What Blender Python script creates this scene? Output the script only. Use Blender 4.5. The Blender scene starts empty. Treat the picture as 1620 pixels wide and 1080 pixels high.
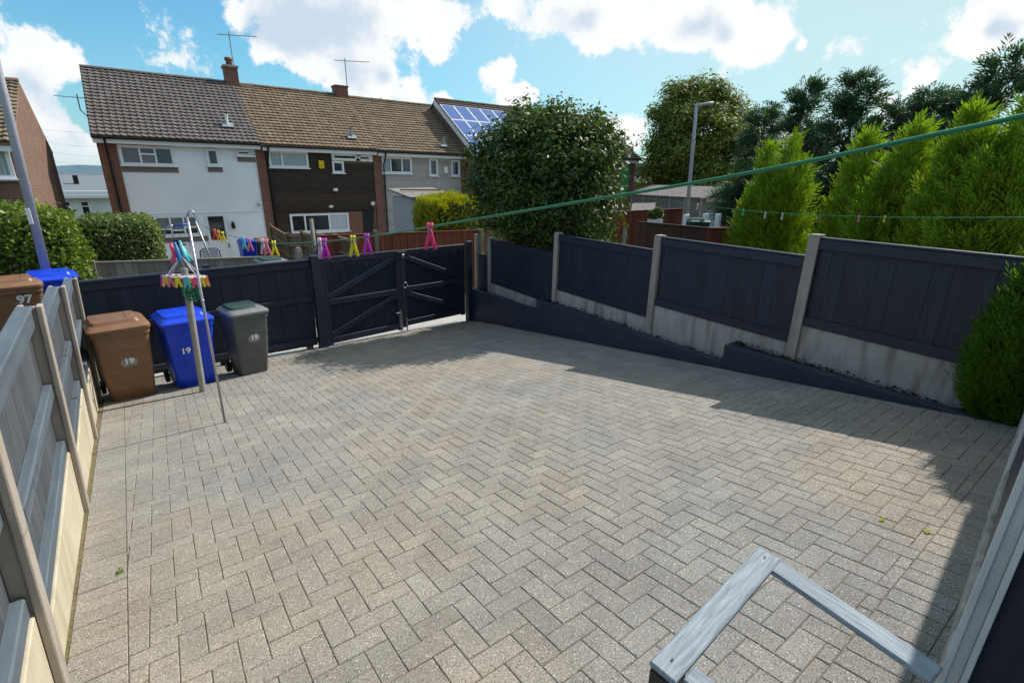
import bpy, bmesh, math, random
import numpy as np
from mathutils import Vector, Matrix
random.seed(7); RNG = np.random.default_rng(11)
S = bpy.context.scene; COL = S.collection
rad = math.radians

# ------------------------------------------------------------------ camera
# world axes: X runs along the back gate, Y runs down the yard away from the house, Z up
FOC, CZ, PITCH, ROLL, YAW = 770.0, 3.1, math.atan2(257.0, 770.0), 0.015, rad(53.5)
def _cambasis():
    e1 = np.array([math.sin(YAW), math.cos(YAW), 0]); e2 = np.array([-math.cos(YAW), math.sin(YAW), 0])
    B = np.array([e1, e2, [0, 0, 1.0]])
    fw = np.array([0, math.cos(PITCH), -math.sin(PITCH)]); up = np.array([0, math.sin(PITCH), math.cos(PITCH)]); rt = np.array([1.0, 0, 0])
    r = rt*math.cos(ROLL)+up*math.sin(ROLL); u = up*math.cos(ROLL)-rt*math.sin(ROLL)
    return B@r, B@u, B@fw
CR, CU, CF = _cambasis()
cam = bpy.data.cameras.new('camera'); camo = bpy.data.objects.new('camera', cam); COL.objects.link(camo)
cam.sensor_width = 36; cam.lens = FOC/1620*36; cam.clip_start = 0.03; cam.clip_end = 6000
camo.matrix_world = Matrix(((CR[0], CU[0], -CF[0], 0), (CR[1], CU[1], -CF[1], 0), (CR[2], CU[2], -CF[2], CZ), (0, 0, 0, 1)))
S.camera = camo

# ------------------------------------------------------------------ light
SUN_EL, SUN_AZ = 44.5, 87.5           # azimuth clockwise from +Y
sd = Vector((math.sin(rad(SUN_AZ))*math.cos(rad(SUN_EL)), math.cos(rad(SUN_AZ))*math.cos(rad(SUN_EL)), math.sin(rad(SUN_EL))))
sl = bpy.data.lights.new('sun', 'SUN'); sl.energy = 5.0; sl.angle = rad(0.55); sl.color = (1.0, 0.95, 0.87)
so = bpy.data.objects.new('sun', sl); COL.objects.link(so); so.rotation_euler = (-sd).to_track_quat('-Z', 'Y').to_euler(); so.location = (40, 0, 40)
S.view_settings.view_transform = 'Standard'; S.view_settings.look = 'None'; S.view_settings.gamma = 1
S.view_settings.use_curve_mapping = False; S.view_settings.exposure = 0.17

# ------------------------------------------------------------------ photograph measurements -> places
def ray(x, y): return CR*(x-810)/FOC + CU*(540-y)/FOC + CF
CC = np.array([0, 0, CZ])
GU, GV, GZ0 = -0.0164765, -0.1523895, 1.4924
def gz(u, v): return GZ0+GU*u+GV*v
def G(x, y):
    r = ray(x, y); return CC+r*((CZ-GZ0)/(GU*r[0]+GV*r[1]-r[2]))
def atV(x, y, v): r = ray(x, y); return CC+r*(v/r[1])
def atU(x, y, u): r = ray(x, y); return CC+r*(u/r[0])
def atD(x, y, d): r = ray(x, y); return CC+r*(d/math.hypot(r[0], r[1]))
def onl(x, y, P, Q):
    n = np.array([-(Q[1]-P[1]), Q[0]-P[0], 0]); r = ray(x, y)
    return CC+r*((P[0]*n[0]+P[1]*n[1])/(r@n))

# ------------------------------------------------------------------ sky
SKY_STRENGTH = 0.14
def make_world():
    w = bpy.data.worlds.new('World'); S.world = w; w.use_nodes = True
    nt = w.node_tree; N = nt.nodes; L = nt.links; N.clear()
    out = N.new('ShaderNodeOutputWorld'); bg = N.new('ShaderNodeBackground'); bg.inputs[1].default_value = SKY_STRENGTH
    sky = N.new('ShaderNodeTexSky'); sky.sky_type = 'NISHITA'; sky.sun_disc = False
    sky.sun_elevation = rad(SUN_EL); sky.sun_rotation = rad(SUN_AZ); sky.air_density = 1.0; sky.dust_density = 1.5; sky.ozone_density = 1.0
    tc = N.new('ShaderNodeTexCoord')
    def math_(op, a, b=None, c=None):
        n = N.new('ShaderNodeMath'); n.operation = op
        for i, q in enumerate((a, b, c)):
            if q is None: continue
            if isinstance(q, (int, float)): n.inputs[i].default_value = q
            else: L.new(q, n.inputs[i])
        return n.outputs[0]
    # fine break-up of the cloud edges
    nz = N.new('ShaderNodeTexNoise'); nz.inputs['Scale'].default_value = 9; nz.inputs['Detail'].default_value = 9; nz.inputs['Roughness'].default_value = 0.68
    L.new(tc.outputs['Generated'], nz.inputs['Vector'])
    nb = N.new('ShaderNodeTexNoise'); nb.inputs['Scale'].default_value = 3.2; nb.inputs['Detail'].default_value = 4
    L.new(tc.outputs['Generated'], nb.inputs['Vector'])
    def blobs(lst):
        tot = None
        for (px, py, rx) in lst:
            d = ray(px, py); d = d/np.linalg.norm(d); el = math.hypot((px-810)/FOC, (540-py)/FOC)
            r = rx/FOC/(1+el*el)**0.9
            v = N.new('ShaderNodeVectorMath'); v.operation = 'DISTANCE'; L.new(tc.outputs['Generated'], v.inputs[0]); v.inputs[1].default_value = tuple(d)
            q = math_('DIVIDE', v.outputs['Value'], r); q = math_('MULTIPLY', q, q); q = math_('MULTIPLY', q, -1.0); q = math_('POWER', 2.718, q)
            tot = q if tot is None else math_('ADD', tot, q)
        return tot
    cl = blobs([(70, 85, 42), (25, 110, 55), (110, 100, 30), (60, 185, 70), (10, 200, 60), (120, 235, 50), (20, 260, 60), (100, 262, 45), (150, 262, 35),
                (430, 10, 75), (520, 20, 75), (600, 15, 75), (670, 30, 60), (690, 80, 25), (480, 80, 45), (540, 100, 55), (610, 130, 50), (660, 150, 30), (420, 85, 25), (370, 30, 25),
                (785, 112, 25), (805, 108, 15), (825, 152, 22), (800, 157, 18), (845, 150, 10),
                (800, 10, 50), (870, 20, 60), (950, 10, 65), (950, 62, 32), (1000, 25, 45), (1070, 20, 60), (1120, 40, 62), (1180, 30, 62), (1200, 75, 42), (1225, 50, 35), (1075, 55, 25),
                (1560, 40, 55), (1610, 30, 60), (1540, 70, 35), (1270, 72, 10), (1470, 120, 40), (1000, 215, 40), (1240, 205, 30), (1400, 170, 60), (990, 225, 30),
                (700, 160, 18), (715, 165, 10)])
    gr = blobs([(430, 25, 55), (510, 40, 60), (580, 30, 55), (400, 45, 25), (460, 65, 40), (560, 120, 30), (830, 22, 30), (890, 35, 35), (930, 30, 25), (1090, 45, 30), (1125, 40, 30), (1150, 55, 20),
                (1600, 50, 28), (1570, 45, 18), (70, 160, 40), (120, 215, 45), (40, 225, 50), (130, 175, 20), (30, 125, 30), (610, 120, 20)])
    # added unseen clouds over the rest of the sky, coverage set for fill light
    sep = N.new('ShaderNodeSeparateXYZ'); L.new(tc.outputs['Generated'], sep.inputs[0])
    dotv = N.new('ShaderNodeVectorMath'); dotv.operation = 'DOT_PRODUCT'; L.new(tc.outputs['Generated'], dotv.inputs[0]); dotv.inputs[1].default_value = tuple(CF)
    away = math_('LESS_THAN', dotv.outputs['Value'], 0.25)
    gen = math_('MULTIPLY', math_('MULTIPLY', math_('SUBTRACT', nb.outputs['Fac'], 0.46), 7.0), away)
    gen = math_('MAXIMUM', gen, 0.0)
    dens = math_('ADD', cl, gen)
    dens = math_('ADD', dens, math_('MULTIPLY', math_('SUBTRACT', nz.outputs['Fac'], 0.5), 4.4))
    mr = N.new('ShaderNodeMapRange'); mr.interpolation_type = 'SMOOTHSTEP'; L.new(dens, mr.inputs[0]); mr.inputs[1].default_value = 0.40; mr.inputs[2].default_value = 0.88
    up = N.new('ShaderNodeMapRange'); L.new(sep.outputs[2], up.inputs[0]); up.inputs[1].default_value = -0.02; up.inputs[2].default_value = 0.05
    mask = math_('MULTIPLY', mr.outputs[0], up.outputs[0]); mask = math_('MULTIPLY', mask, 0.97)
    gd = math_('ADD', gr, math_('MULTIPLY', math_('SUBTRACT', nz.outputs['Fac'], 0.5), 3.4))
    g2 = N.new('ShaderNodeMapRange'); g2.interpolation_type = 'SMOOTHSTEP'; L.new(gd, g2.inputs[0]); g2.inputs[1].default_value = 0.3; g2.inputs[2].default_value = 1.5
    cc = N.new('ShaderNodeMix'); cc.data_type = 'RGBA'; L.new(g2.outputs[0], cc.inputs['Factor'])
    k = 1/SKY_STRENGTH
    cc.inputs['A'].default_value = (0.90*k, 0.91*k, 0.91*k, 1); cc.inputs['B'].default_value = (0.56*k, 0.65*k, 0.76*k, 1)
    tint = N.new('ShaderNodeMix'); tint.data_type = 'RGBA'; tint.blend_type = 'MULTIPLY'; tint.inputs['Factor'].default_value = 1
    L.new(sky.outputs[0], tint.inputs['A']); tint.inputs['B'].default_value = (0.40, 0.93, 1.06, 1)
    # thin high cloud veil, thicker towards the sun side
    hz = math_('POWER', 2.718, math_('MULTIPLY', math_('MAXIMUM', sep.outputs[2], 0.0), -9.0)); hz = math_('MULTIPLY', hz, 0.7); hm = N.new('ShaderNodeMix'); hm.data_type = 'RGBA'; L.new(hz, hm.inputs['Factor']); L.new(tint.outputs['Result'], hm.inputs['A']); hm.inputs['B'].default_value = (0.52*k, 0.70*k, 0.80*k, 1); tint = hm
    sdot = N.new('ShaderNodeVectorMath'); sdot.operation = 'DOT_PRODUCT'; L.new(tc.outputs['Generated'], sdot.inputs[0]); sdot.inputs[1].default_value = tuple(sd)
    ve = N.new('ShaderNodeMapRange'); ve.interpolation_type = 'SMOOTHSTEP'; L.new(sdot.outputs['Value'], ve.inputs[0]); ve.inputs[1].default_value = 0.28; ve.inputs[2].default_value = 0.92; ve.inputs[4].default_value = 0.92
    vm = N.new('ShaderNodeMix'); vm.data_type = 'RGBA'; L.new(ve.outputs[0], vm.inputs['Factor']); L.new(tint.outputs['Result'], vm.inputs['A']); vm.inputs['B'].default_value = (0.56*k, 0.71*k, 0.71*k, 1); tint = vm
    mx = N.new('ShaderNodeMix'); mx.data_type = 'RGBA'; L.new(mask, mx.inputs['Factor']); L.new(tint.outputs['Result'], mx.inputs['A']); L.new(cc.outputs['Result'], mx.inputs['B'])
    L.new(mx.outputs['Result'], bg.inputs[0]); L.new(bg.outputs[0], out.inputs[0])
make_world()

# ------------------------------------------------------------------ materials
def nodes(name):
    m = bpy.data.materials.new(name); m.use_nodes = True; nt = m.node_tree
    return m, nt, nt.nodes['Principled BSDF']
def objcoord(nt, stretch=(1, 1, 1)):
    tc = nt.nodes.new('ShaderNodeTexCoord'); oi = nt.nodes.new('ShaderNodeObjectInfo')
    mul = nt.nodes.new('ShaderNodeMath'); mul.operation = 'MULTIPLY'; mul.inputs[1].default_value = 37.0; nt.links.new(oi.outputs['Random'], mul.inputs[0])
    add = nt.nodes.new('ShaderNodeVectorMath'); add.operation = 'ADD'; nt.links.new(tc.outputs['Object'], add.inputs[0]); nt.links.new(mul.outputs[0], add.inputs[1])
    mp = nt.nodes.new('ShaderNodeMapping'); mp.inputs['Scale'].default_value = stretch; nt.links.new(add.outputs[0], mp.inputs[0])
    return mp.outputs[0], oi
def randval(nt, oi):
    ge = nt.nodes.new('ShaderNodeNewGeometry'); a = nt.nodes.new('ShaderNodeMath'); a.operation = 'ADD'
    nt.links.new(ge.outputs['Random Per Island'], a.inputs[0]); nt.links.new(oi.outputs['Random'], a.inputs[1])
    f = nt.nodes.new('ShaderNodeMath'); f.operation = 'FRACT'; nt.links.new(a.outputs[0], f.inputs[0]); return f.outputs[0]
def noise(nt, vec, scale, detail=4, rough=0.55):
    n = nt.nodes.new('ShaderNodeTexNoise'); n.inputs['Scale'].default_value = scale; n.inputs['Detail'].default_value = detail; n.inputs['Roughness'].default_value = rough
    if vec is not None: nt.links.new(vec, n.inputs['Vector'])
    return n.outputs['Fac']
def ramp(nt, fac, stops):
    r = nt.nodes.new('ShaderNodeValToRGB'); nt.links.new(fac, r.inputs[0]); e = r.color_ramp.elements
    while len(e) < len(stops): e.new(0.5)
    for i, (p, c) in enumerate(stops): e[i].position = p; e[i].color = (*c, 1) if len(c) == 3 else c
    return r.outputs[0]
def mixc(nt, fac, a, b, mode='MIX'):
    m = nt.nodes.new('ShaderNodeMix'); m.data_type = 'RGBA'; m.blend_type = mode
    for q, s in ((fac, 'Factor'), (a, 'A'), (b, 'B')):
        if isinstance(q, (int, float)): m.inputs[s].default_value = q
        elif isinstance(q, tuple): m.inputs[s].default_value = (*q, 1)
        else: nt.links.new(q, m.inputs[s])
    return m.outputs['Result']
def bump(nt, b, h, strength, dist=0.01):
    bp = nt.nodes.new('ShaderNodeBump'); bp.inputs['Strength'].default_value = strength; bp.inputs['Distance'].default_value = dist
    nt.links.new(h, bp.inputs['Height']); nt.links.new(bp.outputs[0], b.inputs['Normal'])
def valvar(nt, col, rnd, amt):
    mr = nt.nodes.new('ShaderNodeMapRange'); nt.links.new(rnd, mr.inputs[0]); mr.inputs[3].default_value = 1-amt; mr.inputs[4].default_value = 1+amt
    hs = nt.nodes.new('ShaderNodeHueSaturation'); nt.links.new(mr.outputs[0], hs.inputs['Value']); nt.links.new(col, hs.inputs['Color']); return hs.outputs[0]
def M(name, c1, c2=None, scale=6, rough=0.7, bmp=0.0, bscale=40, rnd=0.0, stretch=(1, 1, 1), metal=0.0, spec=0.4, bdist=0.004, p=(0.35, 0.68)):
    m, nt, b = nodes(name); v, oi = objcoord(nt, stretch); c2 = c2 or tuple(x*0.75 for x in c1)
    col = ramp(nt, noise(nt, v, scale, 6, 0.6), [(p[0], c1), (p[1], c2)])
    if rnd: col = valvar(nt, col, randval(nt, oi), rnd)
    nt.links.new(col, b.inputs['Base Color']); b.inputs['Roughness'].default_value = rough; b.inputs['Metallic'].default_value = metal; b.inputs['Specular IOR Level'].default_value = spec
    if bmp: bump(nt, b, noise(nt, v, bscale, 5, 0.65), bmp, bdist)
    return m
def wood(name, c1, c2, rough=0.65, rnd=0.12, bmp=0.5, axis='z', knots=None, p=(0.35, 0.65)):
    st = {'z': (26, 26, 1.2), 'x': (1.2, 26, 26), 'w': (5, 60, 60), 'y': (26, 1.2, 26)}[axis]
    m, nt, b = nodes(name); v, oi = objcoord(nt, st); n = noise(nt, v, 1.6, 7, 0.62)
    col = ramp(nt, n, [(p[0], c1), (p[1], c2)])
    v2, oi2 = objcoord(nt); w = noise(nt, v2, 3.0, 3); col = mixc(nt, ramp(nt, w, [(0.45, (0, 0, 0)), (0.75, (0.45, 0.45, 0.45))]), col, tuple(x*0.72 for x in c2))
    col = valvar(nt, col, randval(nt, oi), rnd)
    nt.links.new(col, b.inputs['Base Color']); b.inputs['Roughness'].default_value = rough; b.inputs['Specular IOR Level'].default_value = 0.35
    bump(nt, b, n, bmp, 0.003); return m
def leafmat(name, c1, c2, trans=0.3, rough=0.5, c3=None):
    m, nt, b = nodes(name); ge = nt.nodes.new('ShaderNodeNewGeometry'); tc = nt.nodes.new('ShaderNodeTexCoord')
    stops = [(0.0, c1), (1.0, c2)] if c3 is None else [(0.0, c1), (0.75, c2), (1.0, c3)]
    col = ramp(nt, ge.outputs['Random Per Island'], stops)
    cl = noise(nt, tc.outputs['Object'], 1.3, 3); col = mixc(nt, 1.0, col, ramp(nt, cl, [(0.3, (0.7, 0.75, 0.7)), (0.7, (1.15, 1.1, 1.0))]), 'MULTIPLY')
    nt.links.new(col, b.inputs['Base Color']); b.inputs['Roughness'].default_value = rough; b.inputs['Specular IOR Level'].default_value = 0.35
    tr = nt.nodes.new('ShaderNodeBsdfTranslucent'); nt.links.new(mixc(nt, 1.0, col, (1.3, 1.5, 0.5), 'MULTIPLY'), tr.inputs[0])
    mx = nt.nodes.new('ShaderNodeMixShader'); mx.inputs[0].default_value = trans
    nt.links.new(b.outputs[0], mx.inputs[1]); nt.links.new(tr.outputs[0], mx.inputs[2]); nt.links.new(mx.outputs[0], nt.nodes['Material Output'].inputs[0]); return m
def brickmat(name, c1, c2, mortar, sc=1.0, rough=0.85):
    m, nt, b = nodes(name); tc = nt.nodes.new('ShaderNodeTexCoord'); se = nt.nodes.new('ShaderNodeSeparateXYZ'); nt.links.new(tc.outputs['Object'], se.inputs[0])
    a = nt.nodes.new('ShaderNodeMath'); a.operation = 'ADD'; nt.links.new(se.outputs[0], a.inputs[0]); nt.links.new(se.outputs[1], a.inputs[1])
    cb = nt.nodes.new('ShaderNodeCombineXYZ'); nt.links.new(a.outputs[0], cb.inputs[0]); nt.links.new(se.outputs[2], cb.inputs[1])
    br = nt.nodes.new('ShaderNodeTexBrick'); nt.links.new(cb.outputs[0], br.inputs['Vector'])
    for k, v in (('Color1', c1), ('Color2', c2), ('Mortar', mortar)): br.inputs[k].default_value = (*v, 1)
    br.inputs['Scale'].default_value = sc; br.inputs['Brick Width'].default_value = 0.225; br.inputs['Row Height'].default_value = 0.075; br.inputs['Mortar Size'].default_value = 0.008
    col = mixc(nt, 1.0, br.outputs['Color'], ramp(nt, noise(nt, tc.outputs['Object'], 2.0, 5), [(0.3, (0.8, 0.8, 0.8)), (0.7, (1.1, 1.1, 1.1))]), 'MULTIPLY')
    nt.links.new(col, b.inputs['Base Color']); b.inputs['Roughness'].default_value = rough
    inv = nt.nodes.new('ShaderNodeMath'); inv.operation = 'SUBTRACT'; inv.inputs[0].default_value = 1; nt.links.new(br.outputs['Fac'], inv.inputs[1])
    bump(nt, b, inv.outputs[0], 0.6, 0.008); return m
def concretemat(name, c1, c2, stain, st=0.5, green=None):
    m, nt, b = nodes(name); v, oi = objcoord(nt); col = ramp(nt, noise(nt, v, 4, 8, 0.65), [(0.3, c1), (0.7, c2)])
    v2, _ = objcoord(nt, (5, 5, 0.7)); s = ramp(nt, noise(nt, v2, 1.7, 5), [(0.45, (0, 0, 0)), (0.72, (st, st, st))]); col = mixc(nt, s, col, stain)
    if green: col = mixc(nt, ramp(nt, noise(nt, v, 1.2, 4), [(0.5, (0, 0, 0)), (0.75, (0.5, 0.5, 0.5))]), col, green)
    sp = nt.nodes.new('ShaderNodeTexVoronoi'); sp.inputs['Scale'].default_value = 150; nt.links.new(v, sp.inputs['Vector'])
    col = mixc(nt, ramp(nt, sp.outputs['Distance'], [(0.1, (0.45, 0.45, 0.45)), (0.28, (0, 0, 0))]), col, (0.12, 0.11, 0.1))
    nt.links.new(col, b.inputs['Base Color']); b.inputs['Roughness'].default_value = 0.9; b.inputs['Specular IOR Level'].default_value = 0.2
    bump(nt, b, noise(nt, v, 90, 6, 0.7), 0.45, 0.004); return m
def pavermat():
    m, nt, b = nodes('block_paver_concrete'); v, oi = objcoord(nt); rv = randval(nt, oi); ge = nt.nodes.new('ShaderNodeNewGeometry'); P = ge.outputs['Position']
    base = ramp(nt, rv, [(0.0, (0.222, 0.206, 0.189)), (0.12, (0.236, 0.219, 0.202)), (0.85, (0.254, 0.236, 0.217)), (1.0, (0.272, 0.251, 0.227))])
    big = ramp(nt, noise(nt, P, 0.55, 4, 0.6), [(0.38, (0.93, 0.97, 1.02)), (0.66, (1.10, 1.03, 0.95))]); col = mixc(nt, 0.9, base, big, 'MULTIPLY')
    mid = ramp(nt, noise(nt, P, 2.6, 5, 0.65), [(0.33, (0.80, 0.80, 0.80)), (0.62, (1.10, 1.10, 1.08))]); col = mixc(nt, 0.8, col, mid, 'MULTIPLY')
    fine = ramp(nt, noise(nt, P, 170, 4, 0.75), [(0.33, (0.36, 0.36, 0.36)), (0.67, (1.66, 1.65, 1.63))]); col = mixc(nt, 1.0, col, fine, 'MULTIPLY')
    vo = nt.nodes.new('ShaderNodeTexVoronoi'); vo.inputs['Scale'].default_value = 120; nt.links.new(P, vo.inputs['Vector'])
    wn = nt.nodes.new('ShaderNodeSeparateColor'); nt.links.new(vo.outputs['Color'], wn.inputs[0])
    pick = nt.nodes.new('ShaderNodeMath'); pick.operation = 'GREATER_THAN'; nt.links.new(wn.outputs[0], pick.inputs[0]); pick.inputs[1].default_value = 0.88
    near = nt.nodes.new('ShaderNodeMath'); near.operation = 'LESS_THAN'; nt.links.new(vo.outputs['Distance'], near.inputs[0]); near.inputs[1].default_value = 0.30
    sp = nt.nodes.new('ShaderNodeMath'); sp.operation = 'MULTIPLY'; nt.links.new(pick.outputs[0], sp.inputs[0]); nt.links.new(near.outputs[0], sp.inputs[1])
    col = mixc(nt, sp.outputs[0], col, (0.62, 0.60, 0.57))
    pick2 = nt.nodes.new('ShaderNodeMath'); pick2.operation = 'LESS_THAN'; nt.links.new(wn.outputs[1], pick2.inputs[0]); pick2.inputs[1].default_value = 0.10
    sp2 = nt.nodes.new('ShaderNodeMath'); sp2.operation = 'MULTIPLY'; nt.links.new(pick2.outputs[0], sp2.inputs[0]); nt.links.new(near.outputs[0], sp2.inputs[1])
    col = mixc(nt, sp2.outputs[0], col, (0.05, 0.047, 0.042))
    stain = ramp(nt, noise(nt, P, 1.1, 6, 0.7), [(0.62, (0, 0, 0)), (0.72, (0.35, 0.35, 0.35))]); col = mixc(nt, stain, col, (0.30, 0.215, 0.14))
    pale = ramp(nt, noise(nt, P, 1.7, 5, 0.6), [(0.64, (0, 0, 0)), (0.72, (0.4, 0.4, 0.4))]); col = mixc(nt, pale, col, (0.36, 0.36, 0.35))
    nt.links.new(col, b.inputs['Base Color']); b.inputs['Roughness'].default_value = 0.92; b.inputs['Specular IOR Level'].default_value = 0.25
    bump(nt, b, noise(nt, P, 210, 4, 0.75), 0.55, 0.004); return m

MAT = {}
MAT['paver'] = pavermat()
def jointmat():
    m, nt, b = nodes('joint_sand_and_moss'); ge = nt.nodes.new('ShaderNodeNewGeometry'); P = ge.outputs['Position']
    c = ramp(nt, noise(nt, P, 3, 5), [(0.36, (0.12, 0.098, 0.07)), (0.5, (0.165, 0.125, 0.07)), (0.6, (0.12, 0.115, 0.04))])
    c = mixc(nt, 1.0, c, ramp(nt, noise(nt, P, 60, 3), [(0.3, (0.5, 0.5, 0.5)), (0.7, (1.3, 1.3, 1.3))]), 'MULTIPLY')
    nt.links.new(c, b.inputs['Base Color']); b.inputs['Roughness'].default_value = 1; return m
MAT['joint'] = jointmat()
MAT['navy'] = wood('navy_painted_wood', (0.027, 0.033, 0.053), (0.016, 0.020, 0.033), 0.5, 0.13, 0.5)
MAT['navyx'] = wood('navy_painted_rail', (0.026, 0.033, 0.052), (0.019, 0.024, 0.040), 0.45, 0.14, 0.35, 'x')
MAT['navyy'] = wood('navy_painted_rail_along_yard', (0.024, 0.030, 0.050), (0.018, 0.023, 0.038), 0.45, 0.14, 0.35, 'y')
MAT['navywall'] = M('navy_painted_render', (0.030, 0.038, 0.062), (0.022, 0.028, 0.046), 3, 0.6, 0.35, 30)
MAT['faded'] = wood('faded_slate_paint_on_rough_wood', (0.090, 0.106, 0.124), (0.050, 0.052, 0.062), 0.75, 0.16, 0.9)
MAT['fadedy'] = wood('faded_slate_paint_on_rail', (0.104, 0.128, 0.155), (0.072, 0.090, 0.112), 0.7, 0.15, 0.6, 'y')
MAT['concpost'] = concretemat('weathered_concrete_post', (0.42, 0.365, 0.32), (0.33, 0.285, 0.25), (0.19, 0.155, 0.125), 0.5)
MAT['palepost'] = concretemat('pale_grey_concrete_post', (0.60, 0.60, 0.595), (0.50, 0.505, 0.50), (0.33, 0.32, 0.31), 0.3)
MAT['gravelL'] = concretemat('cream_concrete_gravel_board', (0.56, 0.51, 0.40), (0.47, 0.41, 0.30), (0.34, 0.26, 0.15), 0.55)  # cream concrete base colour with browner streaks
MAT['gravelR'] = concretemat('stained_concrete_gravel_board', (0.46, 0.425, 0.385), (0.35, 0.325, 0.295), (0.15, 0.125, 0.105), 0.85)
MAT['silverx'] = wood('silvered_grey_timber', (0.31, 0.35, 0.395), (0.165, 0.20, 0.24), 0.75, 0.05, 0.9, 'w', p=(0.36, 0.66))
MAT['silvery'] = wood('silvered_grey_timber_rail', (0.44, 0.47, 0.50), (0.25, 0.275, 0.30), 0.7, 0.05, 0.9, 'y')
MAT['black'] = M('black_paint', (0.016, 0.017, 0.02), (0.012, 0.012, 0.014), 5, 0.5, 0.2)
MAT['steel'] = M('galvanised_steel', (0.42, 0.43, 0.44), (0.30, 0.31, 0.33), 8, 0.42, 0.1, 60, metal=0.85)
MAT['pole'] = M('weathered_grey_post_paint', (0.30, 0.29, 0.265), (0.22, 0.215, 0.20), 9, 0.6, 0.2)
MAT['prop'] = M('dull_aluminium_tube', (0.42, 0.40, 0.44), (0.34, 0.33, 0.36), 12, 0.4, 0.1, metal=0.5)
MAT['lamp'] = M('grey_lamp_post_paint', (0.44, 0.45, 0.52), (0.38, 0.39, 0.46), 4, 0.5, 0.1)
MAT['soil'] = M('dark_bark_mulch_soil', (0.028, 0.02, 0.014), (0.012, 0.009, 0.007), 25, 1.0, 1.0, 60, bdist=0.02)
def plastic(n, c, rough=0.42): return M(n, c, tuple(x*0.76 for x in c), 7, rough, 0.15, 120, bdist=0.002)
MAT['bin_brown'] = plastic('brown_bin_plastic', (0.225, 0.115, 0.062)); MAT['bin_blue'] = plastic('blue_bin_plastic', (0.008, 0.055, 0.62), 0.35)
MAT['bin_grey'] = plastic('grey_bin_plastic', (0.105, 0.108, 0.112)); MAT['bin_green'] = plastic('dark_green_lid_plastic', (0.028, 0.062, 0.050)); MAT['bin_lidgrey'] = plastic('light_grey_lid_plastic', (0.19, 0.195, 0.20))
MAT['rubber'] = M('black_rubber', (0.012, 0.012, 0.012), None, 5, 0.8)
MAT['sticker'] = M('worn_silver_sticker', (0.30, 0.295, 0.28), (0.22, 0.215, 0.205), 14, 0.6); MAT['white'] = M('white_vinyl', (0.8, 0.8, 0.8), (0.74, 0.74, 0.74), 9, 0.5)
MAT['upvc'] = M('white_upvc', (0.80, 0.81, 0.82), (0.74, 0.75, 0.76), 5, 0.35); MAT['render'] = M('white_painted_render', (0.89, 0.91, 0.94), (0.78, 0.81, 0.86), 0.5, 0.8, 0.25, 60, bdist=0.006)
MAT['apron'] = M('taupe_panel', (0.20, 0.165, 0.15), (0.17, 0.14, 0.13), 4, 0.7)
MAT['brick'] = brickmat('red_brown_brick', (0.235, 0.082, 0.048), (0.165, 0.058, 0.038), (0.22, 0.17, 0.14)); MAT['brickb'] = brickmat('brown_brick', (0.20, 0.10, 0.062), (0.15, 0.072, 0.05), (0.2, 0.16, 0.13))
MAT['cladd'] = wood('dark_brown_stained_cladding', (0.052, 0.036, 0.026), (0.032, 0.022, 0.017), 0.7, 0.22, 0.5, 'x'); MAT['cladg'] = wood('pale_grey_cladding', (0.42, 0.395, 0.37), (0.38, 0.355, 0.335), 0.6, 0.05, 0.2, 'x')
MAT['tileg'] = M('grey_concrete_roof_tile', (0.150, 0.130, 0.124), (0.112, 0.096, 0.092), 9, 0.8, 0.4, 60, rnd=0.14); MAT['tileb'] = M('weathered_brown_roof_tile', (0.225, 0.165, 0.112), (0.150, 0.110, 0.078), 5, 0.9, 0.5, 60, rnd=0.2)
MAT['tiled'] = M('dark_brown_roof_tile', (0.115, 0.088, 0.072), (0.082, 0.062, 0.054), 9, 0.85, 0.4, 60, rnd=0.16)
MAT['gutter'] = plastic('black_gutter_plastic', (0.012, 0.012, 0.013), 0.3); MAT['lead'] = M('lead_flashing', (0.26, 0.28, 0.31), None, 8, 0.5)
def glassmat(name, c, rough=0.06):
    m, nt, b = nodes(name); v, oi = objcoord(nt); col = ramp(nt, noise(nt, v, 1.8, 3), [(0.35, c), (0.7, tuple(x*1.7+0.004 for x in c))])
    nt.links.new(col, b.inputs['Base Color']); b.inputs['Roughness'].default_value = rough; b.inputs['Specular IOR Level'].default_value = 0.7; return m
MAT['glass'] = glassmat('dark_window_glass', (0.018, 0.022, 0.028)); MAT['glassb'] = glassmat('dim_blue_window_glass', (0.03, 0.045, 0.06))
def blindmat(name, c1, c2, n):
    m, nt, b = nodes(name); tc = nt.nodes.new('ShaderNodeTexCoord'); wv = nt.nodes.new('ShaderNodeTexWave'); wv.bands_direction = 'X'; wv.inputs['Scale'].default_value = n; wv.inputs['Distortion'].default_value = 1.0
    nt.links.new(tc.outputs['Object'], wv.inputs['Vector']); nt.links.new(ramp(nt, wv.outputs['Fac'], [(0.2, c1), (0.8, c2)]), b.inputs['Base Color'])
    b.inputs['Roughness'].default_value = 0.15; b.inputs['Specular IOR Level'].default_value = 0.6; return m
MAT['vblind'] = blindmat('vertical_blind_behind_glass', (0.10, 0.125, 0.155), (0.165, 0.195, 0.225), 4.5); MAT['net'] = blindmat('net_curtain_behind_glass', (0.42, 0.47, 0.54), (0.56, 0.60, 0.66), 3.0); MAT['curtain'] = blindmat('pale_curtain_behind_glass', (0.26, 0.32, 0.34), (0.40, 0.46, 0.47), 3.2)
MAT['rblind'] = M('roller_blind_behind_glass', (0.19, 0.24, 0.245), None, 3, 0.2)
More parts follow.
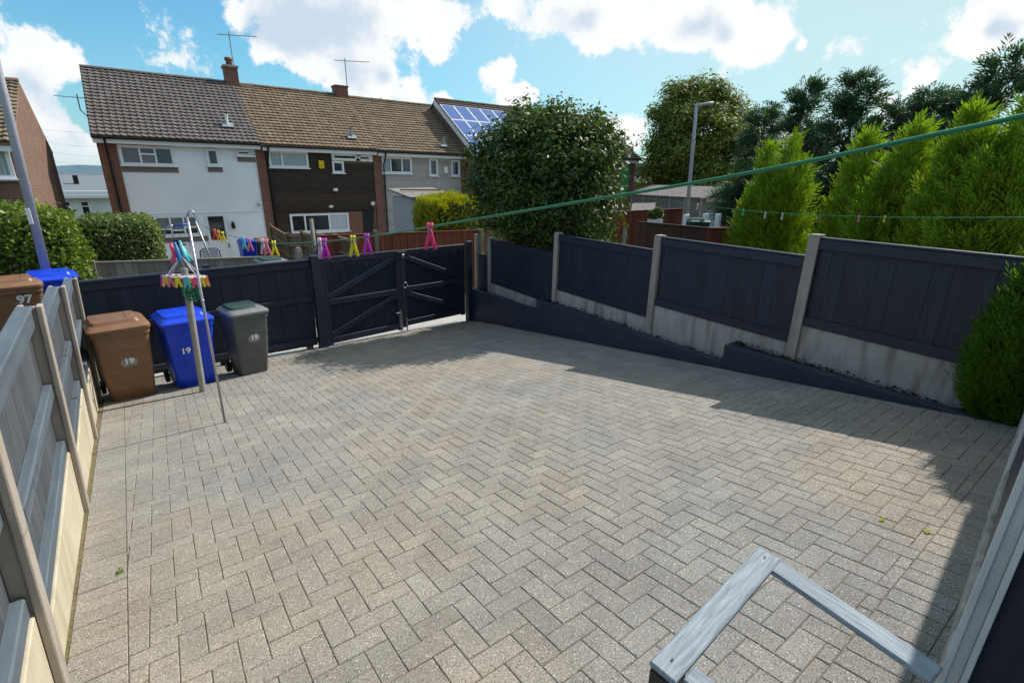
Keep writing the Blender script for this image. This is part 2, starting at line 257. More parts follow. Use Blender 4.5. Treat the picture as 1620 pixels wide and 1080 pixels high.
def solarmat():
    m, nt, b = nodes('solar_cells'); tc = nt.nodes.new('ShaderNodeTexCoord'); br = nt.nodes.new('ShaderNodeTexBrick'); nt.links.new(tc.outputs['Object'], br.inputs['Vector']); br.offset = 0
    br.inputs['Color1'].default_value = (0.035, 0.085, 0.30, 1); br.inputs['Color2'].default_value = (0.045, 0.10, 0.34, 1); br.inputs['Mortar'].default_value = (0.12, 0.18, 0.36, 1); br.inputs['Scale'].default_value = 1
    br.inputs['Brick Width'].default_value = 0.16; br.inputs['Row Height'].default_value = 0.16; br.inputs['Mortar Size'].default_value = 0.004
    nt.links.new(br.outputs['Color'], b.inputs['Base Color']); b.inputs['Roughness'].default_value = 0.22; b.inputs['Specular IOR Level'].default_value = 0.7; return m
MAT['solar'] = solarmat()
MAT['redwood'] = wood('red_brown_stained_fence', (0.235, 0.068, 0.036), (0.150, 0.042, 0.026), 0.75, 0.2, 0.5); MAT['brownwood'] = wood('dark_brown_stained_fence', (0.085, 0.040, 0.030), (0.055, 0.026, 0.022), 0.75, 0.2, 0.5)
MAT['greywood'] = wood('silver_grey_untreated_boards', (0.235, 0.215, 0.19), (0.155, 0.14, 0.125), 0.85, 0.22, 0.7); MAT['trellis'] = wood('brown_untreated_fence', (0.20, 0.14, 0.085), (0.13, 0.09, 0.055), 0.85, 0.2, 0.6)
MAT['trellisy'] = wood('brown_untreated_rail', (0.30, 0.21, 0.14), (0.2, 0.14, 0.09), 0.85, 0.2, 0.6, 'x')
MAT['shed'] = M('grey_painted_shed_wall', (0.36, 0.39, 0.44), (0.32, 0.35, 0.40), 3, 0.7); MAT['felt'] = M('mottled_roof_felt', (0.24, 0.225, 0.21), (0.15, 0.14, 0.13), 9, 0.95, 0.5)
MAT['asb'] = M('old_corrugated_cement_sheet', (0.34, 0.30, 0.29), (0.20, 0.17, 0.165), 6, 0.95, 0.6, 30); MAT['sheet'] = M('grey_brown_garage_panel', (0.21, 0.185, 0.165), (0.16, 0.14, 0.125), 2, 0.9, 0.3); MAT['bluedoor'] = M('faded_blue_garage_door', (0.22, 0.30, 0.42), (0.17, 0.24, 0.35), 5, 0.7)
MAT['greenwall'] = M('bright_green_painted_panel', (0.05, 0.33, 0.13), (0.04, 0.27, 0.10), 2, 0.6); MAT['bung'] = M('grey_bungalow_roof', (0.17, 0.19, 0.22), (0.15, 0.17, 0.20), 3, 0.8, rnd=0.05)
MAT['bark'] = M('brown_bark', (0.09, 0.065, 0.045), (0.05, 0.038, 0.028), 12, 0.95, 0.9, 30)
MAT['darkcore'] = M('dark_foliage_core', (0.030, 0.032, 0.014), (0.018, 0.02, 0.009), 12, 1.0, 0.8, 30)  # solid core colour: twig brown with the shade inside foliage put in
MAT['leafshrub'] = leafmat('glossy_shrub_leaf', (0.034, 0.070, 0.018), (0.085, 0.140, 0.032), 0.22, 0.5, (0.16, 0.18, 0.05))
MAT['leaftree'] = leafmat('broadleaf_crown_leaf', (0.085, 0.125, 0.022), (0.235, 0.265, 0.05), 0.34, 0.55)
MAT['leafpriv'] = leafmat('privet_hedge_leaf', (0.075, 0.125, 0.016), (0.19, 0.26, 0.032), 0.3, 0.42); MAT['leafbox'] = leafmat('clipped_hedge_leaf', (0.075, 0.115, 0.032), (0.165, 0.21, 0.06), 0.25, 0.5)
MAT['leafgold'] = leafmat('golden_hedge_spray', (0.22, 0.23, 0.015), (0.46, 0.42, 0.025), 0.35, 0.6); MAT['leafley'] = leafmat('golden_green_conifer_spray', (0.12, 0.205, 0.015), (0.31, 0.405, 0.032), 0.32, 0.6)
MAT['leafdark'] = leafmat('blue_green_conifer_spray', (0.032, 0.072, 0.050), (0.080, 0.140, 0.098), 0.28, 0.6); MAT['leafbush'] = leafmat('bright_green_conifer_spray', (0.06, 0.14, 0.010), (0.15, 0.27, 0.018), 0.35, 0.6)
MAT['moss'] = leafmat('joint_moss', (0.11, 0.085, 0.035), (0.12, 0.13, 0.03), 0.1, 0.9); MAT['grass'] = M('rough_grass_and_earth', (0.07, 0.085, 0.03), (0.10, 0.085, 0.06), 0.8, 1.0, 0.6, 8, bdist=0.03); MAT['lane'] = concretemat('pale_concrete_lane', (0.46, 0.44, 0.42), (0.38, 0.365, 0.35), (0.28, 0.265, 0.24), 0.4)
MAT['hill'] = M('distant_blue_hills', (0.09, 0.16, 0.20), (0.07, 0.13, 0.17), 0.01, 1.0)
MAT['line'] = plastic('green_coated_line', (0.012, 0.20, 0.095), 0.4); MAT['wire'] = M('thin_grey_wire', (0.25, 0.27, 0.3), None, 5, 0.6)
PEG = {'pink': (0.86, 0.05, 0.20), 'magenta': (0.62, 0.03, 0.50), 'yellow': (0.75, 0.62, 0.02), 'red': (0.70, 0.04, 0.03), 'aqua': (0.10, 0.50, 0.55), 'rose': (0.72, 0.17, 0.26), 'orange': (0.8, 0.4, 0.02), 'blue': (0.03, 0.2, 0.5), 'green': (0.03, 0.45, 0.2), 'lilac': (0.6, 0.45, 0.62), 'cream': (0.6, 0.55, 0.42)}
for k, c in PEG.items(): MAT['peg_'+k] = plastic(k+'_peg_plastic', c, 0.4)
MAT['hanger'] = plastic('pale_lilac_hanger_plastic', (0.70, 0.64, 0.76), 0.4)

# ------------------------------------------------------------------ building helpers
WM = {}                                   # world matrices of the things that parent parts
def props(o, label=None, cat=None, group=None, kind=None):
    for k, v in (('label', label), ('category', cat), ('group', group), ('kind', kind)):
        if v: o[k] = v
    return o
def thing(name, label, cat, loc=(0, 0, 0), rz=0.0, group=None, kind=None):
    o = bpy.data.objects.new(name, None); COL.objects.link(o); o.empty_display_size = 0.2
    o.location = loc; o.rotation_euler = (0, 0, rz); WM[o.name] = Matrix.Translation(loc) @ Matrix.Rotation(rz, 4, 'Z')
    return props(o, label, cat, group, kind)
def link(name, me, parent=None, mw=None):
    o = bpy.data.objects.new(name, me); COL.objects.link(o); mw = mw or Matrix.Identity(4)
    if parent is not None:
        o.parent = parent; o.matrix_basis = WM[parent.name].inverted() @ mw
    else: o.matrix_basis = mw
    WM[o.name] = mw; return o
BOXC = {}
def boxmesh(sx, sy, sz, bev, mat):
    key = (round(sx, 3), round(sy, 3), round(sz, 3), round(bev, 4), mat.name)
    if key in BOXC: return BOXC[key]
    hx, hy, hz = sx/2, sy/2, sz/2; b = min(bev, hx*0.45, hy*0.45, hz*0.45)
    bm = bmesh.new(); bmesh.ops.create_cube(bm, size=1)
    for v in bm.verts: v.co = Vector((v.co.x*sx, v.co.y*sy, v.co.z*sz))
    if b > 0: bmesh.ops.bevel(bm, geom=bm.edges[:], offset=b, segments=1, affect='EDGES')
    me = bpy.data.meshes.new('box'); bm.to_mesh(me); bm.free(); me.materials.append(mat); BOXC[key] = me; return me
def bx(name, parent, c, s, mat, rz=0.0, R=None, bev=0.004):
    me = boxmesh(s[0], s[1], s[2], bev, mat); R4 = R.to_4x4() if R is not None else Matrix.Rotation(rz, 4, 'Z')
    return link(name, me, parent, Matrix.Translation(Vector([float(q) for q in c])) @ R4)
def beam(name, parent, p, q, w, h, mat, up=(0, 0, 1), bev=0.004):
    p, q = Vector([float(t) for t in p]), Vector([float(t) for t in q]); x = (q-p).normalized(); y = Vector(up).cross(x).normalized(); z = x.cross(y)
    R = Matrix((x, y, z)).transposed(); return bx(name, parent, (p+q)/2, ((q-p).length, w, h), mat, R=R, bev=bev)
class MB:
    def __init__(s): s.v = []; s.f = []; s.m = []
    def add(s, vs, fs, mi=0):
        n = len(s.v); s.v += [tuple(map(float, q)) for q in vs]; s.f += [tuple(n+i for i in f) for f in fs]; s.m += [mi]*len(fs)
    def box(s, c, d, R=None, mi=0):
        vs = []
        for i in (-1, 1):
            for j in (-1, 1):
                for k in (-1, 1):
                    q = Vector((i*d[0]/2, j*d[1]/2, k*d[2]/2)); q = R @ q if R is not None else q; vs.append(q+Vector([float(t) for t in c]))
        s.add(vs, [(0, 1, 3, 2), (4, 6, 7, 5), (0, 4, 5, 1), (2, 3, 7, 6), (0, 2, 6, 4), (1, 5, 7, 3)], mi)
    def tube(s, pts, r, n=8, mi=0, caps=True):
        pts = [Vector([float(t) for t in p]) for p in pts]; rs = r if isinstance(r, (list, tuple)) else [r]*len(pts); rings = []; a = None
        for i, p in enumerate(pts):
            t = (pts[min(i+1, len(pts)-1)]-pts[max(i-1, 0)]).normalized()
            if a is None: a = t.orthogonal().normalized()
            a = (a-t*a.dot(t)).normalized(); b = t.cross(a)
            rings.append([p+(a*math.cos(2*math.pi*k/n)+b*math.sin(2*math.pi*k/n))*rs[i] for k in range(n)])
        vs = [q for R in rings for q in R]; fs = []
        for i in range(len(pts)-1):
            for k in range(n): fs.append((i*n+k, i*n+(k+1) % n, (i+1)*n+(k+1) % n, (i+1)*n+k))
        if caps: fs += [tuple(range(n-1, -1, -1)), tuple((len(pts)-1)*n+k for k in range(n))]
        s.add(vs, fs, mi)
    def rings(s, rings, cap0=True, cap1=True, mi=0):
        n = len(rings[0]); vs = [q for R in rings for q in R]; fs = []
        for i in range(len(rings)-1):
            for k in range(n): fs.append((i*n+k, i*n+(k+1) % n, (i+1)*n+(k+1) % n, (i+1)*n+k))
        if cap0: fs.append(tuple(range(n-1, -1, -1)))
        if cap1: fs.append(tuple((len(rings)-1)*n+k for k in range(n)))
        s.add(vs, fs, mi)
    def build(s, name, mats, parent=None, smooth=False, bevel=0.0):
        mats = mats if isinstance(mats, (list, tuple)) else [mats]
        me = bpy.data.meshes.new(name); mw = WM[parent.name] if parent is not None else Matrix.Identity(4); inv = mw.inverted()
        me.from_pydata([inv @ Vector(q) for q in s.v], [], s.f)
        for m in mats: me.materials.append(m)
        me.polygons.foreach_set('material_index', s.m)
        if smooth: me.polygons.foreach_set('use_smooth', [True]*len(s.f))
        me.update(); o = link(name, me, parent, mw)
        if bevel:
            md = o.modifiers.new('bevel', 'BEVEL'); md.width = bevel; md.segments = 2; md.limit_method = 'ANGLE'
        return o
def quads(name, V, mat, parent=None, smooth=False):
    """V: (N,4,3) array of quads -> one mesh"""
    n = len(V); me = bpy.data.meshes.new(name); mw = WM[parent.name] if parent is not None else Matrix.Identity(4)
    P = V.reshape(-1, 3).astype(np.float64); inv = np.array(mw.inverted()); P = P @ inv[:3, :3].T+inv[:3, 3]
    me.vertices.add(4*n); me.vertices.foreach_set('co', P.ravel()); me.loops.add(4*n); me.loops.foreach_set('vertex_index', np.arange(4*n, dtype=np.int32))
    me.polygons.add(n); me.polygons.foreach_set('loop_start', np.arange(0, 4*n, 4, dtype=np.int32)); me.polygons.foreach_set('loop_total', np.full(n, 4, dtype=np.int32))
    me.materials.append(mat); me.update(calc_edges=True); return link(name, me, parent, mw)
def norm(a): return a/np.maximum(np.linalg.norm(a, axis=-1, keepdims=True), 1e-9)
def leaves(P, Nrm, L, W, fold=0.18, spread=0.6, tdir=None):
    n = len(P); nn = norm(Nrm+RNG.normal(0, spread, (n, 3))); t = RNG.normal(0, 1, (n, 3)) if tdir is None else tdir+RNG.normal(0, 0.35, (n, 3))
    t = norm(t-nn*np.sum(t*nn, 1, keepdims=True)); s = np.cross(nn, t); l = (L*RNG.uniform(0.65, 1.3, n))[:, None]; w = (W*RNG.uniform(0.7, 1.25, n))[:, None]
    return np.stack([P, P+t*l*0.45+s*w*0.5+nn*w*fold, P+t*l, P+t*l*0.45-s*w*0.5+nn*w*fold], 1)
def sprays(P, D, L, W, nb=7, droop=0.1, bl=0.45):
    """feathery conifer sprays: a stem direction D with blades on both sides"""
    n = len(P); D = norm(D); side = norm(np.cross(D, RNG.normal(0, 1, (n, 3)))); l = L*RNG.uniform(0.6, 1.3, n)[:, None]; out = []
    up = np.array([0, 0, -1.0])
    for i in range(nb):
        f = i/(nb-1); base = P+D*l*f*0.8+up*l*droop*f*f; sg = 1 if i % 2 else -1
        dirn = norm(D*0.85+side*sg*(0.75*(1-f)+0.05)); bl_ = l*bl*(1-0.55*f); w = W*(1-0.4*f); pn = np.cross(dirn, np.cross(D, side)); pn = norm(pn)
        out.append(np.stack([base, base+dirn*bl_*0.5+pn*w*0.5, base+dirn*bl_, base+dirn*bl_*0.5-pn*w*0.5], 1))
    return np.concatenate(out, 0)
def lobe_points(lobes, n, shell=0.45):
    w = np.array([l[3]*l[4]+l[4]*l[5]+l[3]*l[5] for l in lobes]); idx = RNG.choice(len(lobes), n, p=w/w.sum()); Lb = np.array(lobes)[idx]
    d = norm(RNG.normal(0, 1, (n, 3))); r = (1-shell*RNG.random(n)**1.6)[:, None]
    bumpy = 1+0.17*np.sin(d[:, :1]*9+idx[:, None])*np.cos(d[:, 1:2]*8+idx[:, None]*1.7)
    P = Lb[:, :3]+d*Lb[:, 3:6]*r*bumpy
    # drop those deep inside another lobe
    keep = np.ones(n, bool)
    for k, l in enumerate(lobes):
        q = np.sum(((P-np.array(l[:3]))/np.array(l[3:6]))**2, 1); keep &= ~((q < 0.22) & (idx != k))
    return P[keep], d[keep]
def clumps(lobes, n, k, r, shell=0.5):
    P, d = lobe_points(lobes, n, shell); rr = r*RNG.uniform(0.7, 1.5, (len(P), 1, 1)); off = norm(RNG.normal(0, 1, (len(P), k, 3)))*RNG.random((len(P), k, 1))**0.4*1.65*rr*np.array([1, 1, 0.75])
    return (P[:, None, :]+off).reshape(-1, 3), norm(np.repeat(d, k, 0)*0.6+norm(off.reshape(-1, 3)))
def trunk(name, parent, base, top, r0, r1, mat, wob=0.08, n=7):
    b, t = np.array(base, float), np.array(top, float); pts = [b+(t-b)*i/n+(RNG.normal(0, wob, 3)*[1, 1, 0] if 0 < i < n else 0) for i in range(n+1)]
    m = MB(); m.tube(pts, [r0+(r1-r0)*i/n for i in range(n+1)], 9); return m.build(name, mat, parent, True)
def text(name, s, parent, loc, size, mat, R, ext=0.001):
    c = bpy.data.curves.new(name, 'FONT'); c.body = s; c.size = size; c.align_x = 'CENTER'; c.align_y = 'CENTER'; c.extrude = ext; c.offset = size*0.035; c.materials.append(mat)
    tmp = bpy.data.objects.new('tmp', c); COL.objects.link(tmp); bpy.context.view_layer.update()
    me = bpy.data.meshes.new_from_object(tmp.evaluated_get(bpy.context.evaluated_depsgraph_get())); me.name = name; bpy.data.objects.remove(tmp)
    if not me.materials: me.materials.append(mat)
    return link(name, me, parent, Matrix.Translation(Vector([float(q) for q in loc])) @ R.to_4x4())

# ================================================================== GROUND, PAVING
def uL(v): return -0.488-0.0447*v
def uR(v): return 5.115+0.0637*v
GA, GB, BA = (2.15, 8.90), (5.72, 9.34), (-0.88, 8.55)       # gate line and back-fence start
def vfar(u): return BA[1]+(GA[1]-BA[1])*(u-BA[0])/(GA[0]-BA[0]) if u < GA[0] else GA[1]+(GB[1]-GA[1])*(u-GA[0])/(GB[0]-GA[0])
VN = 0.16
def terrain_z(u, v):
    if v < 9.0: z = gz(u, v)-0.10
    elif v < 14: z = gz(u, 9.0)-0.10-(v-9.0)*0.10
    elif v < 24: z = gz(u, 9.0)-0.60-(v-14)*0.035
    else: z = gz(u, 9.0)-0.95
    z = max(z, -1.1) if v >= 9 else z
    if v < -2: z = gz(u, -2)-0.10
    if u < -1.0: k = min(1, (-1.0-u)/0.3); zz = max(0.62-0.12*max(0, v-10), -0.9) if v > 6 else max(0.62, gz(u, v)-0.1); z = z*(1-k)+zz*k
    if u > 6.2 and v < 14: k = min(1, (u-6.2)/1.5); z = z*(1-k)+max(-0.9, min(z, 0.9-0.07*(u-6)))*k
    return z
def make_ground():
    us = [-900, -300, -90, -40, -20, -10, -6, -4, -3, -2, -1.5, -1.3, -1.0, -0.6, 0, 1, 2, 3, 4, 5, 6, 6.2, 6.8, 7.7, 9, 11, 14, 18, 24, 32, 45, 70, 150, 400, 900]
    vs = [-300, -80, -20, -8, -4, -2, 0, 1.5, 3, 4.5, 6, 7.5, 8.4, 9.0, 9.6, 10.2, 11, 12, 13, 14, 16, 18, 20, 22, 24, 28, 34, 45, 60, 100, 200, 500, 1500]
    m = MB(); P = [(u, v, terrain_z(u, v)) for v in vs for u in us]; n = len(us); F = [(j*n+i, j*n+i+1, (j+1)*n+i+1, (j+1)*n+i) for j in range(len(vs)-1) for i in range(n-1)]
    mi = []
    m.add(P, F); o = m.build('ground', MAT['grass']); props(o, kind='structure')
    # lane behind the gate
    m = MB(); q = []
    for u in (-1.0, 1, 2.2, 3.5, 4.8, 6.2):
        for v in (vfar(u)+0.02, 9.6, 10.4, 11.2): q.append((u, max(v, vfar(u)), terrain_z(u, max(v, 9.0))+0.055 if v > 9.3 else gz(u, vfar(u))-0.015))
    m.add(q, [(i*4+j, (i+1)*4+j, (i+1)*4+j+1, i*4+j+1) for i in range(5) for j in range(3)]); props(m.build('lane', MAT['lane']), kind='structure')
    # patio in front of the terrace
    m = MB(); m.box((6, 21.6, -0.93), (16, 4.7, 0.3)); props(m.build('patio', MAT['lane']), kind='structure')
    m = MB(); pts = []
    for i in range(40):
        a = rad(-75+i*4.2); R = 1900; h = 26+14*math.sin(i*0.7)+8*math.sin(i*1.9+1)
        pts += [(R*math.sin(a), R*math.cos(a), -30), ((R+150)*math.sin(a), (R+150)*math.cos(a), h), ((R+700)*math.sin(a), (R+700)*math.cos(a), -30)]
    m.add(pts, [f for i in range(39) for f in ((i*3, (i+1)*3, (i+1)*3+1, i*3+1), (i*3+1, (i+1)*3+1, (i+1)*3+2, i*3+2))]); props(m.build('hills', MAT['hill'], smooth=True), kind='structure')
make_ground()

def clip(poly, a, b, c):               # keep a*u+b*v<=c
    out = []
    for i in range(len(poly)):
        p, q = poly[i], poly[(i+1) % len(poly)]; dp, dq = a*p[0]+b*p[1]-c, a*q[0]+b*q[1]-c
        if dp <= 0: out.append(p)
        if (dp < 0) != (dq < 0) and abs(dp-dq) > 1e-12: t = dp/(dp-dq); out.append((p[0]+(q[0]-p[0])*t, p[1]+(q[1]-p[1])*t))
    return out
def parea(P): return 0.5*abs(sum(P[i][0]*P[(i+1) % len(P)][1]-P[(i+1) % len(P)][0]*P[i][1] for i in range(len(P))))
GN = Vector((-GU, -GV, 1)).normalized()
def paver_geo(poly, z0, tilt):
    """chamfered block as verts/faces relative to its centre; poly counter-clockwise"""
    cx = sum(p[0] for p in poly)/len(poly); cy = sum(p[1] for p in poly)/len(poly); n = len(poly); ch = 0.0035; V = []
    def ins(d):
        r = []
        for i in range(n):
            p0, p, p1 = poly[i-1], poly[i], poly[(i+1) % n]; e0 = Vector((p[0]-p0[0], p[1]-p0[1])); e1 = Vector((p1[0]-p[0], p1[1]-p[1]))
            if e0.length < 1e-6 or e1.length < 1e-6: r.append(p); continue
            e0.normalize(); e1.normalize(); n0 = Vector((-e0.y, e0.x)); n1 = Vector((-e1.y, e1.x)); k = n0+n1; dd = max(0.3, 1+n0.dot(n1)); r.append((p[0]+k.x*d/dd, p[1]+k.y*d/dd))
        return r
    for pl, dz in ((ins(0.0013), -0.03), (ins(0.0013), -0.003), (ins(0.0013+ch), 0.0)):
        for p in pl: V.append((p[0]-cx, p[1]-cy, gz(p[0], p[1])-gz(cx, cy)+dz+tilt[0]*(p[0]-cx)+tilt[1]*(p[1]-cy)))
    F = []
    for r in range(2):
        for i in range(n): F.append((r*n+i, r*n+(i+1) % n, (r+1)*n+(i+1) % n, (r+1)*n+i))
    F.append(tuple(2*n+i for i in range(n))); return (cx, cy, gz(cx, cy)+z0), V, F
def make_paving():
    bed = MB(); q = [(uL(VN)-0.05, VN-0.3), (uR(VN)+0.1, VN-0.3), (uR(9.34)+0.02, 9.36), (2.15, 8.95), (-0.95, 8.55), (uL(8)-0.05, 8)]
    m = [(p[0], p[1], gz(*p)-0.005) for p in q]; bed.add(m, [tuple(range(len(m)))]); root = bed.build('yard_paving', MAT['joint']); props(root, kind='structure')
    polys = []; w = 0.1035
    def yard(p, inner=True):
        p = clip(p, -1, -0.0447, -(-0.488+0.2035)) if inner else p     # u >= uL+0.2035
        if inner: p = clip(p, 0, -1, -(VN+0.2035))
        p = clip(p, 1, -0.0637, 5.112) if len(p) > 2 else p
        p = clip(p, 0, 1, 8.53+0.115*0) if False else p
        if len(p) > 2:
            a, b = BA, GA; nx, ny = -(b[1]-a[1]), (b[0]-a[0]); cx = sum(t[0] for t in p)/len(p)
            if cx > GA[0]: a, b = GA, GB; nx, ny = -(b[1]-a[1]), (b[0]-a[0])
            p = clip(p, nx, ny, nx*a[0]+ny*a[1]+(0.0 if cx > GA[0] else 0.0))
        return p
    for i in range(-70, 70):
        for j in range(-40, 90):
            # herringbone lattice, 2:1 blocks
            for k in (0, 1):
                bxq = i*1+j*2; byq = i*1-j*2
                x0, y0 = (bxq, byq) if k == 0 else (bxq+0, byq+1)
                if k == 0: r = (x0*w, y0*w, (x0+2)*w, (y0+1)*w)
                else: r = (x0*w, y0*w, (x0+1)*w, (y0+2)*w)
                if r[2] < -1.2 or r[0] > 6 or r[3] < 0 or r[1] > 9.6: continue
                p = yard([(r[0], r[1]), (r[2], r[1]), (r[2], r[3]), (r[0], r[3])])
                if len(p) > 2 and parea(p) > 0.0012: polys.append((p, abs(parea(p)-2*w*w) < 1e-5, k))
    v = VN
    while v < 8.6:
        p = [(uL(v), v), (uL(v)+0.2035, v), (uL(v+w)+0.2035, v+w), (uL(v+w), v+w)]; p = yard(p, False)
        if len(p) > 2 and parea(p) > 0.0012: polys.append((p, False, 2))
        v += w
    for vb in (VN, VN-0.2035):
        u = uL(VN)+0.21
        while u < uR(VN):
            p = yard([(u, vb), (u+w, vb), (u+w, vb+0.2035), (u, vb+0.2035)], False)
            if len(p) > 2 and parea(p) > 0.0012: polys.append((p, False, 2))
            u += w
    def screen(c):
        d = np.array(c)-CC; z = d@CF
        if z < 0.1: return 0
        x, y = 810+FOC*(d@CR)/z, 540-FOC*(d@CU)/z
        if not (-10 < x < 1630 and -10 < y < 1090): return 0
        return 1/(z*z)*(abs(d[2])/np.linalg.norm(d))
    sc = sorted(range(len(polys)), key=lambda k: -screen((*polys[k][0][0], gz(*polys[k][0][0])))); single = set(sc[:300]); fld = MB(); cache = {}
    for k, (p, full, ori) in enumerate(polys):
        tilt = (random.gauss(0, 0.004), random.gauss(0, 0.004)); z0 = random.gauss(0, 0.0007)
        if k in single:
            key = ori if full else None
            if key is None or key not in cache:
                c, V, F = paver_geo(p, 0, (0, 0)); me = bpy.data.meshes.new('paver'); me.from_pydata(V, [], F); me.materials.append(MAT['paver']); me.update()
                if key is not None: cache[key] = me
            else: me = cache[key]; cx = sum(t[0] for t in p)/len(p); cy = sum(t[1] for t in p)/len(p); c = (cx, cy, gz(cx, cy))
            link('paver', me, root, Matrix.Translation((c[0], c[1], c[2]+z0)) @ Matrix.Rotation(tilt[0], 4, 'X') @ Matrix.Rotation(tilt[1], 4, 'Y') @ Matrix.Rotation(random.gauss(0, 0.006), 4, 'Z'))
        else:
            c, V, F = paver_geo(p, z0, tilt); fld.add([(a+c[0], b+c[1], d+c[2]) for a, b, d in V], F)
    o = fld.build('paver', MAT['paver'], root); o['kind'] = 'stuff'
    q = []                                 # moss and grit sitting in the joints
    for p, full, ori in polys:
        if random.random() < 0.42:
            a, b = p[0], p[random.choice((1, -1))]; f0 = random.random()*0.6; n = random.randint(4, 14); f = f0+RNG.random(n)*0.4
            X = np.stack([a[0]+(b[0]-a[0])*f+RNG.normal(0, 0.0015, n), a[1]+(b[1]-a[1])*f+RNG.normal(0, 0.0015, n), np.zeros(n)], 1); X[:, 2] = GZ0+GU*X[:, 0]+GV*X[:, 1]-0.004
            q.append(leaves(X, np.tile([0, 0, 1.0], (n, 1)), 0.009, 0.006, 0.1, 0.7))
    o = quads('moss', np.concatenate(q), MAT['moss'], root); o['kind'] = 'stuff'
make_paving()

# ================================================================== HOUSES
def roof_tiles(name, parent, u0, u1, ve, ze, vr, zr, ncol, nrow, mat, wave=0.022):
    """overlapping interlocking tiles on the slope from the eave to the ridge"""
    m = MB(); sl = Vector((0, vr-ve, zr-ze)); Ls = sl.length; sl.normalize(); nr = Vector((0, -sl.z, sl.y)); w = (u1-u0)/ncol; g = Ls/nrow; th = 0.02
    for j in range(nrow):
        for i in range(ncol):
            jx = random.gauss(0, 0.004); jz = random.gauss(0, 0.003); vs = []
            for t, off in ((0.0, 0.060+jz), (1.0, 0.010)):
                base = Vector((0, ve, ze))+sl*(g*(j+t)*1.0-0.0+ (0.012 if t else 0)+jx*(1-t))
                for k, (fx, fz) in enumerate(((0.0, 0.0), (0.12, 0.9), (0.38, 1.0), (0.5, 0.15), (0.62, 0.05), (0.985, 0.0))):
                    p = base+nr*(off+fz*wave); vs.append((u0+(i+fx)*w, p.y, p.z))
            low = [(v[0], v[1]-nr.y*0.042, v[2]-nr.z*0.042) for v in vs[:6]]
            m.add(vs+low, [(k, k+1, k+7, k+6) for k in range(5)]+[(12+k, 12+k+1, k+1, k) for k in range(5)])
    o = m.build(name, mat, parent); o['kind'] = 'stuff'; return o
def window(parent, x0, x1, z0, z1, v, lights, sill=True, deep=0.05):
    """framed window in a facade facing -Y; lights: (fx0,fx1,fz0,fz1,material)"""
    f = MB(); t = 0.06; vo = v-0.03
    f.box(((x0+x1)/2, vo, z1-t/2), (x1-x0, 0.08, t)); f.box(((x0+x1)/2, vo, z0+t/2), (x1-x0, 0.08, t))
    f.box((x0+t/2, vo, (z0+z1)/2), (t, 0.08, z1-z0-2*t)); f.box((x1-t/2, vo, (z0+z1)/2), (t, 0.08, z1-z0-2*t))
    fr = f.build('window', MAT['upvc'], parent)
    W, H = x1-x0-2*t, z1-z0-2*t
    for (a, b, c, d, mt) in lights:
        X0, X1, Z0, Z1 = x0+t+W*a, x0+t+W*b, z0+t+H*c, z0+t+H*d; s = 0.032
        sa = MB(); sa.box(((X0+X1)/2, v-0.028, Z1-s/2), (X1-X0, 0.062, s)); sa.box(((X0+X1)/2, v-0.028, Z0+s/2), (X1-X0, 0.062, s))
        sa.box((X0+s/2, v-0.028, (Z0+Z1)/2), (s, 0.062, Z1-Z0-2*s)); sa.box((X1-s/2, v-0.028, (Z0+Z1)/2), (s, 0.062, Z1-Z0-2*s)); sa.build('sash', MAT['upvc'], fr)
        p = MB(); p.box(((X0+X1)/2, v-0.006, (Z0+Z1)/2), (X1-X0-2*s, 0.008, Z1-Z0-2*s)); p.build('pane', MAT[mt], fr)
    if sill: s_ = MB(); s_.box(((x0+x1)/2, v-0.075, z0-0.02), (x1-x0+0.1, 0.15, 0.04)); s_.build('sill', MAT['upvc'], fr)
    return fr
def fz(x, y, v): p = atV(x, y, v); return p[0], p[2]
VH, ZG = 24.0, -0.82
def shell(root, u0, u1, v, z1, mat, name='wall', depth=7.0):
    m = MB(); m.box(((u0+u1)/2, v+depth/2, (ZG-0.3+z1)/2), (u1-u0, depth, z1-ZG+0.3)); return m.build(name, mat, root)
def gable_roof(root, u0, u1, ve, ze, vr, zr, tile, ncol, nrow, name='roof', wave=0.022):
    m = MB(); vb = 2*vr-ve; t = 0.08
    m.add([(u0, ve, ze-t), (u0, vr, zr-t), (u0, vb, ze-t), (u0, ve, ze), (u0, vr, zr), (u0, vb, ze), (u1, ve, ze-t), (u1, vr, zr-t), (u1, vb, ze-t), (u1, ve, ze), (u1, vr, zr), (u1, vb, ze)],
          [(0, 1, 4, 3), (1, 2, 5, 4), (6, 9, 10, 7), (7, 10, 11, 8), (3, 4, 10, 9), (4, 5, 11, 10), (0, 6, 7, 1), (1, 7, 8, 2), (0, 3, 9, 6), (2, 8, 11, 5)])
    r = m.build(name, tile, root); roof_tiles('roof_tiles', r, u0, u1, ve-0.03, ze, vr, zr, ncol, nrow, tile, wave)
    n = max(4, int((u1-u0)/0.42))
    for k in range(n):
        L = (u1-u0)/n; rt = MB(); c = u0+(k+0.5)*L; rr = 0.105+0.008*(k % 2)
        rt.rings([[(c+s*L*0.495, vr+rr*math.cos(a)*1.05, zr+0.02+rr*math.sin(a)*0.85) for a in [math.pi*i/6 for i in range(7)]] for s in (-1, 1)]); rt.build('ridge_tile', tile, r)
    return r
def chimney(roof, u, v, z0, w, d, h, pots, cap='brick'):
    m = MB(); m.box((u, v, z0+h/2), (w, d, h)); c = m.build('chimney', MAT['brick'], roof)
    return c
